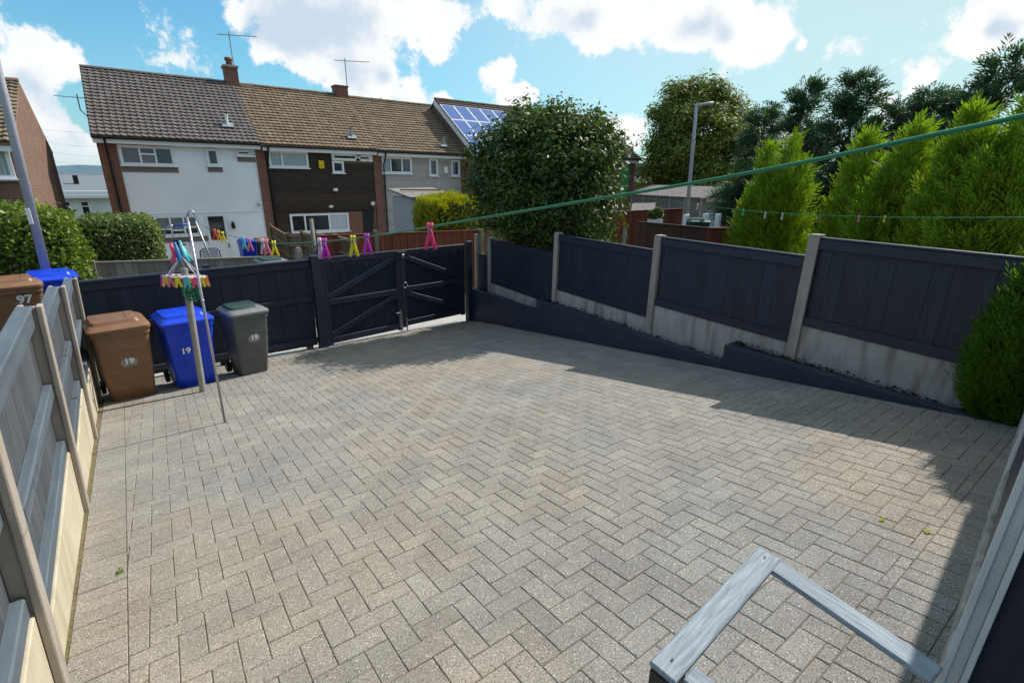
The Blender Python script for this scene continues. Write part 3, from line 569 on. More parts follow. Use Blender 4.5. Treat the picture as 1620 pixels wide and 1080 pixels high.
def aerial(roof, u, v, z0, h, L, ang, n=12, drop=0.0):
    m = MB(); m.tube([(u, v, z0), (u, v, z0+h)], 0.022, 6); ca, sa = math.cos(ang), math.sin(ang); top = z0+h-0.12
    m.tube([(u-ca*L*0.3, v-sa*L*0.3, top-drop*-0.3), (u+ca*L*0.7, v+sa*L*0.7, top-drop*0.7)], 0.014, 5)
    for k in range(n):
        f = -0.28+0.97*k/(n-1); e = 0.22-0.07*k/n; p = Vector((u+ca*L*f, v+sa*L*f, top-drop*f)); q = Vector((-sa, ca, 0))*e
        m.tube([p-q, p+q], 0.007, 4)
    return m.build('aerial', MAT['wire'], roof)
def flue(root, x, y, t, hgt, mat='lead'):
    """soil-vent pipe with flashing on the front roof slope"""
    p = ROOF(x, y); m = MB(); m.tube([p, p+Vector((0, 0, hgt))], 0.055, 10); m.tube([p+Vector((0, 0, hgt)), p+Vector((0, 0, hgt+0.05))], 0.075, 10); o = m.build('vent_pipe', MAT['upvc' if mat == 'w' else 'lead'], root)
    f = MB(); R = Matrix.Rotation(math.atan2(ZR-ZE, VR-VE), 3, 'X'); f.box(p+Vector((0, -0.05, 0.075)), (0.42, 0.30, 0.025), R); f.build('flashing', MAT['lead'], o)
VE, ZE, VR, ZR = 23.55, 4.33, 27.5, 7.02
def ROOF(x, y):
    r = ray(x, y); n = np.array([0, -(ZR-ZE), VR-VE]); return Vector([float(q) for q in CC+r*((np.array([0, VE, ZE+0.03])-CC)@n/(r@n))])
def fascia(root, u0, u1, v, z, downs):
    bx('fascia', root, ((u0+u1)/2, v+0.1, z-0.13), (u1-u0-0.01, 0.03, 0.19), MAT['upvc']); bx('soffit', root, ((u0+u1)/2, v+0.275, z-0.215), (u1-u0-0.01, 0.32, 0.02), MAT['upvc'])
    g = MB(); rr = 0.06; g.rings([[(u, v+0.025-rr*math.cos(a), z-0.03-rr*math.sin(a)) for a in [math.pi*i/8 for i in range(9)]]+[(u, v+0.025+0.8*rr*math.cos(a), z-0.03-0.8*rr*math.sin(a)) for a in [math.pi*i/8 for i in range(9)]] for u in (u0, u1)]); gt = g.build('gutter', MAT['gutter'], root)
    for u in downs:
        d = MB(); d.tube([(u, v+0.02, z-0.08), (u, v+0.06, z-0.25), (u, VH-0.09, z-0.62), (u, VH-0.09, ZG)], 0.038, 8); d.build('downpipe', MAT['gutter'], root)

def house_one():
    t = thing('terraced_house', 'white rendered end terrace house with grey tiled roof and taupe panels under windows', 'house', (1.8, VH, ZG), group='terraced houses behind the lane')
    shell(t, -0.38, 4.23, VH, 4.25, MAT['render']); 
    for (a, b, nm) in ((-0.93, -0.38, 'brick_pier'), (4.23, 4.565, 'brick_pier')): bx(nm, t, ((a+b)/2, VH+3.47, (ZG-0.3+4.22)/2), (b-a-0.004, 7.06, 4.22-ZG+0.3), MAT['brick'], bev=0)
    g = MB(); g.add([(-0.925, VH+0.02, 4.2), (-0.925, 27.5, 6.9), (-0.925, 30.9, 4.2), (-0.6, VH+0.02, 4.2), (-0.6, 27.5, 6.9), (-0.6, 30.9, 4.2)], [(0, 2, 1), (3, 4, 5), (0, 1, 4, 3), (1, 2, 5, 4)]); g.build('gable', MAT['brick'], t)
    r = gable_roof(t, -1.02, 4.38, VE, ZE, VR, ZR, MAT['tileg'], 26, 20); fascia(t, -1.0, 4.4, VE, ZE, (-0.66,))
    bx('storey_band', t, (1.92, VH-0.02, 1.62), (4.6, 0.035, 0.05), MAT['render'])
    # upper windows
    window(t, -0.34, 1.34, 3.38, 4.08, VH, [(0, .36, 0, 1, 'vblind'), (.36, .66, 0, .60, 'vblind'), (.36, .66, .60, 1, 'glass'), (.66, 1, 0, 1, 'glassb')]); bx('apron_panel', t, (0.52, VH-0.015, 3.235), (1.76, 0.03, 0.19), MAT['apron'])
    window(t, 2.42, 2.86, 3.42, 4.08, VH, [(0, 1, 0, 1, 'glass')]); bx('apron_panel', t, (2.66, VH-0.015, 3.28), (0.52, 0.03, 0.18), MAT['apron'])
    window(t, 3.50, 4.14, 3.84, 4.08, VH, [(0, .82, 0, 1, 'glass')]); bx('apron_panel', t, (3.86, VH-0.015, 3.70), (0.68, 0.03, 0.18), MAT['apron'])
    # ground floor
    a = fz(240.6, 336, VH); b = fz(318, 372, VH); window(t, a[0], b[0], 0.73, 1.53, VH, [(0, .335, 0, .33, 'glass'), (0, .335, .33, 1, 'rblind'), (.335, .665, 0, .25, 'glass'), (.335, .665, .25, 1, 'rblind'), (.665, 1, 0, .4, 'glass'), (.665, 1, .4, 1, 'rblind')])
    bx('apron_panel', t, ((a[0]+b[0])/2+0.1, VH-0.015, 0.58), (b[0]-a[0]+0.3, 0.03, 0.2), MAT['apron'])
    d0, d1 = fz(323, 340, VH)[0], fz(358, 340, VH)[0]; dr = bx('door', t, ((d0+d1)/2, VH-0.02, (1.55+ZG)/2), (d1-d0, 0.06, 1.55-ZG), MAT['upvc'])
    bx('door_glass', dr, ((d0+d1)/2-0.02, VH-0.05, 0.98), ((d1-d0)*0.70, 0.02, 0.95), MAT['glass']); bx('handle', dr, (d1-0.09, VH-0.07, 0.25), (0.03, 0.04, 0.16), MAT['gutter'])
    lp = fz(368.5, 357, VH); l = bx('wall_lantern', t, (lp[0], VH-0.09, lp[1]), (0.13, 0.13, 0.24), MAT['gutter'], bev=0.04); bx('lantern_top', l, (lp[0], VH-0.09, lp[1]+0.15), (0.08, 0.08, 0.07), MAT['gutter'], bev=0.02)
    cp = fz(408.7, 323, VH); m = MB(); m.tube([(cp[0], VH, cp[1]), (cp[0], VH-0.16, cp[1]-0.03)], 0.06, 8); m.build('security_camera', MAT['lamp'], t)
    flue(r, 360.5, 201, 0, 0.42, 'w'); f = MB(); p = ROOF(326, 189); f.box(p, (0.4, 0.3, 0.02), Matrix.Rotation(math.atan2(ZR-ZE, VR-VE), 3, 'X')); 
    c = chimney(r, 4.30, 27.6, 6.75, 0.52, 0.6, 0.92, 1); bx('chimney_cap', r, (4.30, 27.6, 7.70), (0.62, 0.70, 0.09), MAT['concpost'])
    m = MB(); m.rings([[(4.30+rr*math.cos(q), 27.6+rr*math.sin(q), z) for q in [2*math.pi*k/10 for k in range(10)]] for rr, z in ((0.14, 7.74), (0.12, 7.95), (0.17, 7.96), (0.16, 8.08))]); m.build('chimney_pot', MAT['brick'], r, True)
    aerial(r, 4.50, 27.75, 6.9, 2.25, 1.7, rad(-33), 14, 0.05); aerial(r, -1.25, 26.2, 5.35, 0.55, 0.95, rad(185), 8, 0.0)
    m = MB(); m.tube([(-0.9, 26.2, 4.9), (-1.25, 26.2, 5.35)], 0.02, 6); m.build('aerial_arm', MAT['wire'], r)
house_one()
def cladding(root, u0, u1, z0, z1, n, mat, holes, v=VH):
    h = (z1-z0)/n; R = Matrix.Rotation(rad(6), 3, 'X')
    for k in range(n):
        zc = z0+(k+0.5)*h; segs = [(u0, u1)]
        for (a, b, c, d) in holes:
            if c < zc < d:
                ns = []
                for s in segs:
                    if b <= s[0] or a >= s[1]: ns.append(s); continue
                    if a-s[0] > 0.03: ns.append((s[0], a))
                    if s[1]-b > 0.03: ns.append((b, s[1]))
                segs = ns
        for s in segs: bx('cladding_board', root, ((s[0]+s[1])/2, v-0.022, zc), (s[1]-s[0]-0.004, 0.018, h*1.06), mat, R=R, bev=0.002)
def house_two():
    t = thing('terraced_house', 'mid terrace house clad in dark brown boards with brown tiled roof and yellow alarm box', 'house', (7, VH, ZG), group='terraced houses behind the lane')
    shell(t, 4.575, 9.30, VH, 4.2, MAT['brickb']); r = gable_roof(t, 4.385, 9.42, VE, ZE-0.02, VR, ZR-0.02, MAT['tileb'], 24, 21, wave=0.016); fascia(t, 4.46, 9.40, VE, ZE-0.03, (4.66,))
    A = [fz(422, 234, VH)[0], fz(489, 270, VH)[0]]; B = [fz(524, 251, VH)[0], fz(544.5, 274, VH)[0]]; C = [fz(523, 241, VH)[0], fz(589, 250, VH)[0]]; D_ = [fz(456.6, 333, VH)[0], fz(553, 365, VH)[0]]; P = fz(572, 340, VH)[0]; E_ = fz(592, 340, VH)[0]
    cladding(t, 4.60, 9.28, 1.55, 4.12, 17, MAT['cladd'], [(A[0], A[1], 3.40, 4.2), (B[0], B[1], 3.22, 4.2), (C[0], C[1], 3.72, 4.2)])
    cladding(t, 4.60, D_[0], 0.1, 1.5, 9, MAT['cladd'], []); bx('plinth', t, ((4.6+D_[0])/2, VH-0.02, -0.4), (D_[0]-4.6, 0.04, 0.95), MAT['brickb'])
    bx('drip_board', t, (6.95, VH-0.035, 1.535), (4.7, 0.05, 0.03), MAT['cladd'])
    window(t, A[0], A[1], 3.42, 4.10, VH, [(0, .32, 0, 1, 'curtain'), (.32, 1, 0, 1, 'curtain')]); window(t, B[0], B[1], 3.24, 3.76, VH, [(0, 1, 0, 1, 'glassb')])
    bx('white_band', t, ((C[0]+C[1])/2, VH-0.03, 3.94), (C[1]-C[0], 0.05, 0.34), MAT['upvc']); window(t, C[0]+0.02, C[0]+1.32, 3.80, 4.08, VH-0.055, [(0, 1, 0, 1, 'glass')], False); window(t, C[1]-0.85, C[1]-0.12, 3.80, 4.06, VH-0.055, [(0, 1, 0, 1, 'glass')], False)
    window(t, D_[0], D_[1], 0.62, 1.46, VH, [(0, .23, 0, 1, 'glass'), (.23, .66, 0, 1, 'glass'), (.66, 1, 0, 1, 'net')])
    bx('brick_pier', t, ((D_[1]+P)/2+0.01, VH-0.04, 0.35), (P-D_[1]-0.02, 0.1, 2.3), MAT['brick'], bev=0); bx('doorway_shade_slab', t, ((P+E_)/2, VH-0.02, 0.35), (E_-P, 0.05, 2.3), MAT['black'])  # flush black slab stands in for the shade of the door recess
    p = fz(507.5, 260.5, VH); bx('alarm_box', t, (p[0], VH-0.09, p[1]), (0.24, 0.09, 0.34), M('yellow_plastic', (0.75, 0.52, 0.02)), bev=0.02)
    p = fz(529.5, 300, VH); f = bx('floodlight', t, (p[0], VH-0.12, p[1]), (0.2, 0.12, 0.13), MAT['upvc'], bev=0.02); bx('sensor', f, (p[0], VH-0.1, p[1]-0.12), (0.08, 0.08, 0.08), MAT['black'], bev=0.02)
    for q in ((523, 326.5), (589, 322)): p = fz(q[0], q[1], VH); m = MB(); m.rings([[(p[0]+rr*math.cos(a), VH-y, p[1]+rr*math.sin(a)*(0.6 if q[0] < 550 else 1)) for a in [2*math.pi*k/10 for k in range(10)]] for rr, y in ((0.10, 0.03), (0.11, 0.1), (0.06, 0.15))]); m.build('wall_light', MAT['upvc'], t, True)
    a, b = fz(594.5, 316, VH-0.3), fz(591, 372, VH-0.3); m = MB(); m.tube([(a[0], VH-0.3, a[1]), (b[0], VH-0.3, b[1])], 0.03, 6); m.build('pole', MAT['trellis'], t)
    flue(r, 556, 219, 0, 0.42); c = chimney(r, fz(538, 145, 27.6)[0], 27.6, 6.6, 0.62, 0.6, 0.82, 0); bx('chimney_cap', r, (fz(538, 145, 27.6)[0], 27.6, 7.43), (0.70, 0.68, 0.07), MAT['brick'])
    q = fz(549, 130, 27.7)[0]; aerial(r, q, 27.75, 6.7, 2.1, 1.75, rad(-30), 12, 0.02); p = fz(602, 160, 27.6)[0]; m = MB(); m.tube([(p, 27.6, 6.75), (p, 27.6, 7.1)], 0.07, 8); m.build('ridge_vent', MAT['gutter'], r)
    # pale ridge mortar where the roofs meet
    bx('ridge_mortar', r, (4.75, 27.5, 7.02), (0.75, 0.24, 0.07), MAT['concpost'])
house_two()
def house_three():
    t = thing('terraced_house', 'mid terrace house with pale grey horizontal cladding and three small upper windows', 'house', (12, VH, ZG), group='terraced houses behind the lane')
    shell(t, 9.70, 14.17, VH, 4.15, MAT['brickb']); r = gable_roof(t, 9.425, 14.40, VE, ZE-0.05, VR, ZR-0.06, MAT['tileb'], 24, 21, wave=0.016); fascia(t, 9.46, 14.35, VE, ZE-0.06, (9.80,))
    for a, b in ((9.305, 9.70), (14.17, 14.60)): bx('brick_pier', t, ((a+b)/2, VH+3.45, 1.55), (b-a-0.004, 7.06, 5.2), MAT['brick'], bev=0)
    A = [fz(602, 245, VH)[0]+0.02, fz(651.6, 278, VH)[0]]; B = [fz(678, 250, VH)[0], fz(692.6, 280, VH)[0]]; C = [fz(713, 252, VH)[0], fz(728, 279, VH)[0]-0.05]; D_ = [fz(625, 333, VH)[0], fz(650.5, 362, VH)[0]]
    cladding(t, 9.74, 14.16, 1.55, 4.08, 13, MAT['cladg'], [(A[0], A[1], 3.3, 4.2), (B[0], B[1], 3.2, 4.2), (C[0], C[1], 3.2, 4.2)]); cladding(t, 9.74, 14.16, -0.8, 1.5, 12, MAT['cladg'], [(D_[0], D_[1], 0.72, 1.5)])
    bx('drip_board', t, (11.95, VH-0.04, 1.525), (4.4, 0.06, 0.03), MAT['cladg'])
    window(t, A[0], A[1], 3.27, 4.04, VH, [(0, .27, 0, 1, 'curtain'), (.27, .68, 0, 1, 'glass'), (.68, 1, 0, 1, 'glassb')]); window(t, B[0], B[1], 3.18, 4.02, VH, [(0, 1, 0, 1, 'glassb')]); window(t, C[0], C[1], 3.18, 4.0, VH, [(0, 1, 0, 1, 'glassb')])
    window(t, D_[0], D_[1], 0.70, 1.48, VH, [(0, 1, .72, 1, 'glass'), (0, 1, 0, .72, 'glassb')]); p = fz(704, 269, VH); bx('wall_box', t, (p[0], VH-0.09, p[1]), (0.22, 0.1, 0.34), MAT['upvc'], bev=0.02)
    flue(r, 702, 232, 0, 0.42)
house_three()
def house_four():
    v = 23.0; global VH
    t = thing('terraced_house', 'terraced house with solar panels on a dark roof, partly behind the leafy shrub', 'house', (20, v, ZG), group='terraced houses behind the lane')
    e = fz(1003, 252, v)[0]; m = MB(); m.box(((14.4+e)/2, v+3.5, 1.6), (e-14.4, 7, 5.2)); m.build('wall', MAT['brickb'], t)
    ve, ze, vr, zr = v-0.45, 4.42, 26.7, 7.22; r = gable_roof(t, 14.15, e+0.25, ve, ze, vr, zr, MAT['tiled'], 64, 20, wave=0.018)
    # barge board and raised gable facing the terrace
    for (a, b) in (((14.13, ve-0.02, ze-0.16), (14.13, vr, zr-0.16)),): beam('barge_board', t, a, b, 0.04, 0.24, MAT['upvc'])
    g = MB(); g.add([(14.2, ve+0.1, ze-0.1), (14.2, vr, zr-0.15), (14.2, 2*vr-ve-0.1, ze-0.1), (14.39, ve+0.1, ze-0.1), (14.39, vr, zr-0.15), (14.39, 2*vr-ve-0.1, ze-0.1)], [(0, 2, 1), (3, 4, 5), (0, 1, 4, 3), (1, 2, 5, 4), (0, 3, 5, 2)]); g.build('gable', MAT['brickb'], t)
    bx('fascia', t, ((14.3+e)/2, ve+0.1, ze-0.14), (e-14.1, 0.03, 0.2), MAT['upvc']); 
    x0 = fz(989, 260, v)[0]; bx('green_panel', t, ((x0+e)/2-0.35, v-0.02, 3.0), (e-x0, 0.05, 2.2), MAT['greenwall']); bx('panel_joint', t, ((x0+e)/2-0.35, v-0.05, 2.75), (e-x0, 0.03, 0.06), MAT['upvc'])
    window(t, x0-0.3, e-0.65, 4.02, 4.28, v-0.03, [(0, .6, 0, 1, 'glass'), (.6, 1, 0, 1, 'glass')], False); bx('brick_pier', t, (e-0.16, v-0.04, 1.6), (0.45, 0.12, 5.2), MAT['brick'], bev=0)
    # solar array: four columns by three rows standing off the slope
    n = np.array([0, -(zr-ze), vr-ve]); n = n/np.linalg.norm(n); base = np.array([0, ve, ze])+n*0.14
    def rp(x, y): q = ray(x, y); return CC+q*((base-CC)@n/(q@n))
    a, b, c = rp(695, 165.5), rp(780, 178), rp(746, 226); sl = np.array([0, vr-ve, zr-ze]); sl = sl/np.linalg.norm(sl); L = abs((a-c)@sl); W = (b[0]-a[0])/4
    R = Matrix(((1, 0, 0), (0, sl[1], -sl[2]), (0, sl[2], sl[1]))); rows = 3; H = L/2.45
    for i in range(5):
        for j in range(rows):
            cc = np.array([a[0]+W*(i+0.5), a[1], a[2]])-sl*(H*(j+0.5)); f = bx('solar_panel', t, cc, (W-0.02, H-0.02, 0.04), MAT['upvc'], R=R); bx('solar_cells', f, cc+n*0.021, (W-0.1, H-0.1, 0.008), MAT['solar'], R=R, bev=0)
house_four()
def left_house():
    v = 19.0; c = fz(27, 225, v); u1, ze = c[0], c[1]; u0 = u1-7; vr = v+3.6; q = ray(22, 129.5); zr = CZ+q[2]*vr/q[1]
    t = thing('brick_house', 'brown brick house with tiled roof at the far left behind the lamp post', 'house', (u1-3, v, 0.2))
    m = MB(); m.box(((u0+u1)/2, v+3.6, (ze-1.2)/2), (7, 7.2, ze+1.2)); m.build('wall', MAT['brickb'], t)
    g = MB(); g.add([(u1, v+0.0, ze), (u1, vr, zr-0.06), (u1, v+7.2, ze), (u1-0.3, v, ze), (u1-0.3, vr, zr-0.06), (u1-0.3, v+7.2, ze)], [(0, 2, 1), (3, 4, 5), (0, 1, 4, 3), (1, 2, 5, 4)]); g.build('gable', MAT['brickb'], t)
    r = gable_roof(t, u0, u1-0.015, v-0.25, ze-0.02, vr, zr, MAT['tileb'], 30, 16); bx('fascia', t, ((u0+u1)/2, v-0.2, ze-0.15), (6.98, 0.03, 0.2), MAT['upvc']); 
    w0 = fz(18.5, 255, v); window(t, w0[0]-1.6, w0[0], w0[1]-0.45, w0[1]+0.42, v, [(0, .7, 0, 1, 'glass'), (.7, 1, 0, 1, 'curtain')])
left_house()
def bungalow():
    v = 48.0; a = fz(60, 275, v); b = fz(178, 275, v); e = fz(75, 309, v)
    t = thing('bungalow', 'low white bungalow with a wide grey roof seen left of the white terrace house', 'bungalow', (-3, v, -1))
    bx('wall', t, (-3.5, v+4, 0.1), (9, 8, e[1]+1.9), MAT['upvc'], bev=0); m = MB(); u0, u1 = -9, 2; zt = a[1]-0.05
    m.add([(u0, v-0.5, e[1]), (u1, v-0.5, e[1]), (u1, v+6, zt), (u0, v+6, zt), (u0, v+12.5, e[1]), (u1, v+12.5, e[1])], [(0, 1, 2, 3), (3, 2, 5, 4), (0, 3, 4), (1, 5, 2), (0, 4, 5, 1)]); m.build('roof', MAT['bung'], t)
    bx('fascia', t, (-3.5, v-0.52, e[1]-0.1), (11, 0.04, 0.2), MAT['upvc'])
    for x0, x1 in ((92, 116), (125, 145), (150, 160)): p, q = fz(x0, 318, v), fz(x1, 335, v); window(t, p[0], q[0], p[1]-1.2, p[1]+0.02, v-0.03, [(0, 1, 0.7, 1, 'glassb'), (0, 1, 0, .7, 'glass')], False)
    p = atV(120, 285, v+3); bx('flue', t, (p[0], v+3, p[2]-0.1), (0.3, 0.3, 0.9), MAT['gutter'])
bungalow()
def far_house():
    t = thing('far_house', 'distant house roof with a brick chimney between the broadleaf tree and the dark conifers', 'house', (49, 30, -1)); p = atD(1190, 232, 62)
    R = rad(-35); bx('wall', t, (p[0], p[1], p[2]/2-1.5), (9, 7, p[2]+2), MAT['brickb'], rz=R, bev=0)
    m = MB(); c, s = math.cos(R), math.sin(R); f = lambda x, y, z: (p[0]+c*x-s*y, p[1]+s*x+c*y, z); z0 = p[2]-0.6
    m.add([f(-5, -4, z0), f(5, -4, z0), f(5, 0, z0+1.7), f(-5, 0, z0+1.7), f(-5, 4, z0), f(5, 4, z0)], [(0, 1, 2, 3), (3, 2, 5, 4), (0, 3, 4), (1, 5, 2)]); rf = m.build('roof', MAT['bung'], t)
    k = atD(1187, 220, 62); bx('chimney', t, (k[0], k[1], k[2]+0.2), (1.0, 1.0, 2.2), MAT['brick'], bev=0)
    t2 = thing('far_house', 'pale far building just right of the green end panel below the broadleaf tree', 'house', (40, 33, -1)); q = atD(1020, 268, 48); bx('wall', t2, (q[0], q[1], 0.8), (4, 4, 2*q[2]-1.4), MAT['apron'], rz=R, bev=0)
    bx('roof', t2, (q[0], q[1], q[2]+0.25), (4.6, 4.6, 0.4), MAT['felt'], rz=R); bx('window_band', t2, (q[0]-1.4, q[1]-1.4, q[2]-0.9), (2.4, 2.4, 0.5), MAT['upvc'], rz=R)
far_house()
def power_lines():
    m = MB()
    for k in range(5):
        a, b = atD(-30, 185+k*13, 60), atD(210, 205+k*16+(-6 if k == 0 else 6), 75); pts = []
        for i in range(13): f = i/12; q = a*(1-f)+b*f; pts.append((q[0], q[1], q[2]-0.9*math.sin(math.pi*f)))
        m.tube(pts, 0.014, 4)
    props(m.build('overhead_wires', MAT['wire']), 'thin overhead wires crossing the sky left of the white terrace house', 'cable')
power_lines()

# ================================================================== FENCES OF THE YARD
def level(pts): return sum(p[2] for p in pts)/len(pts)
def left_fence():
    t = thing('fence', 'faded slate blue fence with concrete posts and pale gravel boards left of the paving', 'fence', (uL(4)-0.05, 4, gz(-0.7, 4)))
    ang = math.atan(0.0447); R = Matrix.Rotation(ang, 3, 'Z'); u_at = lambda v: uL(v)-0.05
    vs = [0.28, 2.14, 4.00, 5.86, 7.72]; ptop = [2.78, 2.56, 2.34, 2.13, 1.90]
    for v, zt in zip(vs, ptop):
        z0 = gz(-0.7, v)-0.1; m = MB(); u = u_at(v); h = zt-z0; cz = (z0+zt)/2     # H-section: two flanges and a web
        m.box((u+0.043, v, cz), (0.03, 0.085, h), R); m.box((u-0.043, v, cz), (0.03, 0.085, h), R); m.box((u, v, cz-0.004), (0.056, 0.04, h-0.008), R); m.build('post', MAT['concpost'], t, bevel=0.007)
    for k in range(4):
        v0, v1 = vs[k]+0.026, vs[k+1]-0.026; zt = ptop[k+1]-0.02; L = v1-v0; vm = (v0+v1)/2; um = u_at(vm); zb = zt-0.93
        n = 13; w = L/n
        for i in range(n):
            v = v0+(i+0.5)*w; bx('board', t, (u_at(v)-0.030, v, (zt+zb)/2-0.01), (0.014, w*0.985, zt-zb-0.03), MAT['faded'], rz=ang-rad(0.8), bev=0.003)
        bx('top_rail', t, (um-0.012, vm, zt-0.055), (0.04, L, 0.11), MAT['fadedy'], rz=ang, bev=0.006); bx('cap_rail', t, (um-0.022, vm, zt+0.012), (0.075, L, 0.022), MAT['fadedy'], rz=ang, bev=0.006)
        bx('mid_rail', t, (um-0.004, vm, zt-0.52), (0.045, L, 0.085), MAT['fadedy'], rz=ang, bev=0.006); bx('bottom_rail', t, (um-0.006, vm, zb+0.02), (0.045, L, 0.085), MAT['fadedy'], rz=ang, bev=0.006)
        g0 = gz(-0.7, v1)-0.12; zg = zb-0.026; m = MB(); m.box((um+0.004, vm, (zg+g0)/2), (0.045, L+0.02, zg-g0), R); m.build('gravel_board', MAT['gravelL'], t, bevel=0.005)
    t.rotation_euler = (0, rad(2.6), 0)
left_fence()
def linepts(A, B): L = math.hypot(B[0]-A[0], B[1]-A[1]); return L, math.atan2(B[1]-A[1], B[0]-A[0])
def back_fence():
    q = onl(496, 480, BA, GA); A, B = BA, (float(q[0]), float(q[1])); L, a = linepts(A, B); t = thing('fence', 'navy painted board fence behind the wheelie bins with a flat cap rail', 'fence', (A[0], A[1], gz(*A)), a)
    f = lambda s, off=0: (A[0]+(B[0]-A[0])*s-math.sin(a)*off, A[1]+(B[1]-A[1])*s+math.cos(a)*off)
    n = 22; zt = 1.70; zb = 0.16
    for i in range(n):
        s = (i+0.5)/n; p = f(s, 0.03+0.006*(i % 2)); zb_ = gz(*p)+0.06; bx('board', t, (*p, (zt+zb_)/2), (L/n*1.05, 0.018, zt-zb_), MAT['navy'], rz=a+rad(2.5), bev=0.002)
    m = f(0.5)
    bx('cap_rail', t, (m[0], m[1], zt+0.015), (L, 0.10, 0.035), MAT['navyx'], rz=a); bx('top_rail', t, (*f(0.5, -0.005), zt-0.06), (L, 0.04, 0.105), MAT['navyx'], rz=a)
    bx('mid_rail', t, (*f(0.5, -0.01), 1.03), (L, 0.045, 0.09), MAT['navyx'], rz=a)
    p, q = f(0, -0.01), f(1, -0.01); beam('bottom_rail', t, (*p, gz(*p)+0.16), (*q, gz(*q)+0.16), 0.045, 0.09, MAT['navyx'])
    for s in (0.005, 0.5): 
        p = f(s, 0.10); bx('post', t, (*p, 0.85), (0.09, 0.09, 1.85), MAT['navy'], rz=a)
    p = (2.05, 9.06); bx('post', t, (*p, 0.9), (0.1, 0.1, 1.95), MAT['greywood'], rz=a); bx('post_cap', t, (*p, 1.895), (0.07, 0.07, 0.05), MAT['greywood'], rz=a, bev=0.02)
back_fence()
def gates():
    L, a = linepts(GA, GB); ca, sa = math.cos(a), math.sin(a)
    def f(s, off=0): return (GA[0]+ca*s-sa*off, GA[1]+sa*s+ca*off)
    def px(x, y): p = onl(x, y, GA, GB); return (p[0]-GA[0])*ca+(p[1]-GA[1])*sa, p[2]
    sL = px(496, 480)[0]; s0 = px(511, 480)[0]; sm = px(634, 450)[0]; s1 = px(735, 440)[0]; sR = px(744, 440)[0]; zt = 1.73; zb = 0.10
    p = f((sL+s0)/2, -0.03); bx('gate_post', None, (*p, 0.80), (s0-sL-0.02, 0.13, 1.98), MAT['navy'], rz=a); o = bpy.data.objects['gate_post']; props(o, 'thick navy gate post between the back fence and the left gate leaf', 'post')
    p = f((s1+sR)/2+0.03, -0.01); bx('gate_post', None, (*p, 0.84), (0.12, 0.13, 1.90), MAT['navy'], rz=a); props(bpy.data.objects['gate_post.001'], 'navy gate post in the corner beside the low planter wall', 'post')
    for nm, x0, x1, lab, flip in (('L', s0+0.015, sm-0.01, 'left leaf of the navy double gate, its braces rising to the middle', False), ('R', sm+0.012, s1-0.01, 'right leaf of the navy double gate with ring latch and falling braces', True)):
        zl0, zl1 = gz(*f(x0))+0.12, gz(*f(x1))+0.12; zbb = max(zb, 0.08)+(0.04 if flip else 0); t = thing('gate_leaf', lab, 'gate', (*f(x0 if not flip else x1), zbb), a, 'double gate leaves'); W = x1-x0; nb = 13
        for i in range(nb):
            s = x0+(i+0.5)*W/nb; bx('board', t, (*f(s, 0.045+0.004*(i % 2)), (zt+zbb)/2+0.01), (W/nb*0.985, 0.018, zt-zbb-0.02), MAT['navy'], rz=a, bev=0.004)
        mid = (x0+x1)/2
        bx('top_rail', t, (*f(mid, 0.0), zt-0.05), (W, 0.045, 0.11), MAT['navyx'], rz=a); bx('bottom_rail', t, (*f(mid, 0.0), zbb+0.09), (W-0.2, 0.045, 0.12), MAT['navyx'], rz=a); zm = (zt+zbb)/2+0.0
        bx('mid_rail', t, (*f(mid, 0.0), zm), (W-0.2, 0.045, 0.11), MAT['navyx'], rz=a)
        for s in (x0+0.05, x1-0.05): bx('stile', t, (*f(s, 0.002), (zt+zbb)/2-0.052), (0.10, 0.045, zt-zbb-0.106), MAT['navy'], rz=a)
        for z0, z1 in ((zm+0.06, zt-0.12), (zbb+0.16, zm-0.06)):
            h0, h1 = (x0+0.11, x1-0.11) if not flip else (x1-0.11, x0+0.11)
            p, q = (*f(h0, 0.0), z0+0.03), (*f(h1, 0.0), z1-0.02); beam('brace', t, p, q, 0.044, 0.10, MAT['navyx'])
        if flip:
            r = MB(); c = Vector((*f(x0+0.06, -0.05), zm+0.1)); tx = Vector((ca, sa, 0)); r.tube([c+tx*0.05*math.cos(q)+Vector((0, 0, 0.055*math.sin(q))) for q in [2*math.pi*i/14 for i in range(15)]], 0.007, 6); r.build('ring_latch', MAT['steel'], t, True)
            m = MB(); m.box((*f(x0+0.03, -0.035), zt-0.03), (0.2, 0.02, 0.03), Matrix.Rotation(a, 3, 'Z')); m.build('hasp', MAT['steel'], t); bx('padlock', t, (*f(x0+0.05, -0.045), zt-0.11), (0.055, 0.03, 0.07), MAT['steel'], rz=a, bev=0.01)
            m = MB(); m.tube([(*f(x0+0.06, -0.04), zbb+0.2), (*f(x0+0.06, -0.04), zbb-0.10)], 0.014, 8); m.build('drop_bolt', MAT['steel'], t)
        else:
            m = MB(); m.tube([(*f(x1-0.05, -0.04), zbb+0.42), (*f(x1-0.05, -0.04), zbb-0.10)], 0.013, 8); m.tube([(*f(x1-0.05, -0.04), zbb+0.38), (*f(x1-0.17, -0.06), zbb+0.385)], 0.012, 8); m.build('drop_bolt', MAT['steel'], t); bx('bolt_plate', t, (*f(x1-0.05, -0.028), zbb+0.2), (0.06, 0.008, 0.26), MAT['steel'], rz=a)
gates()
RP, RQ = (5.45, 0.4), (5.97, 8.6)
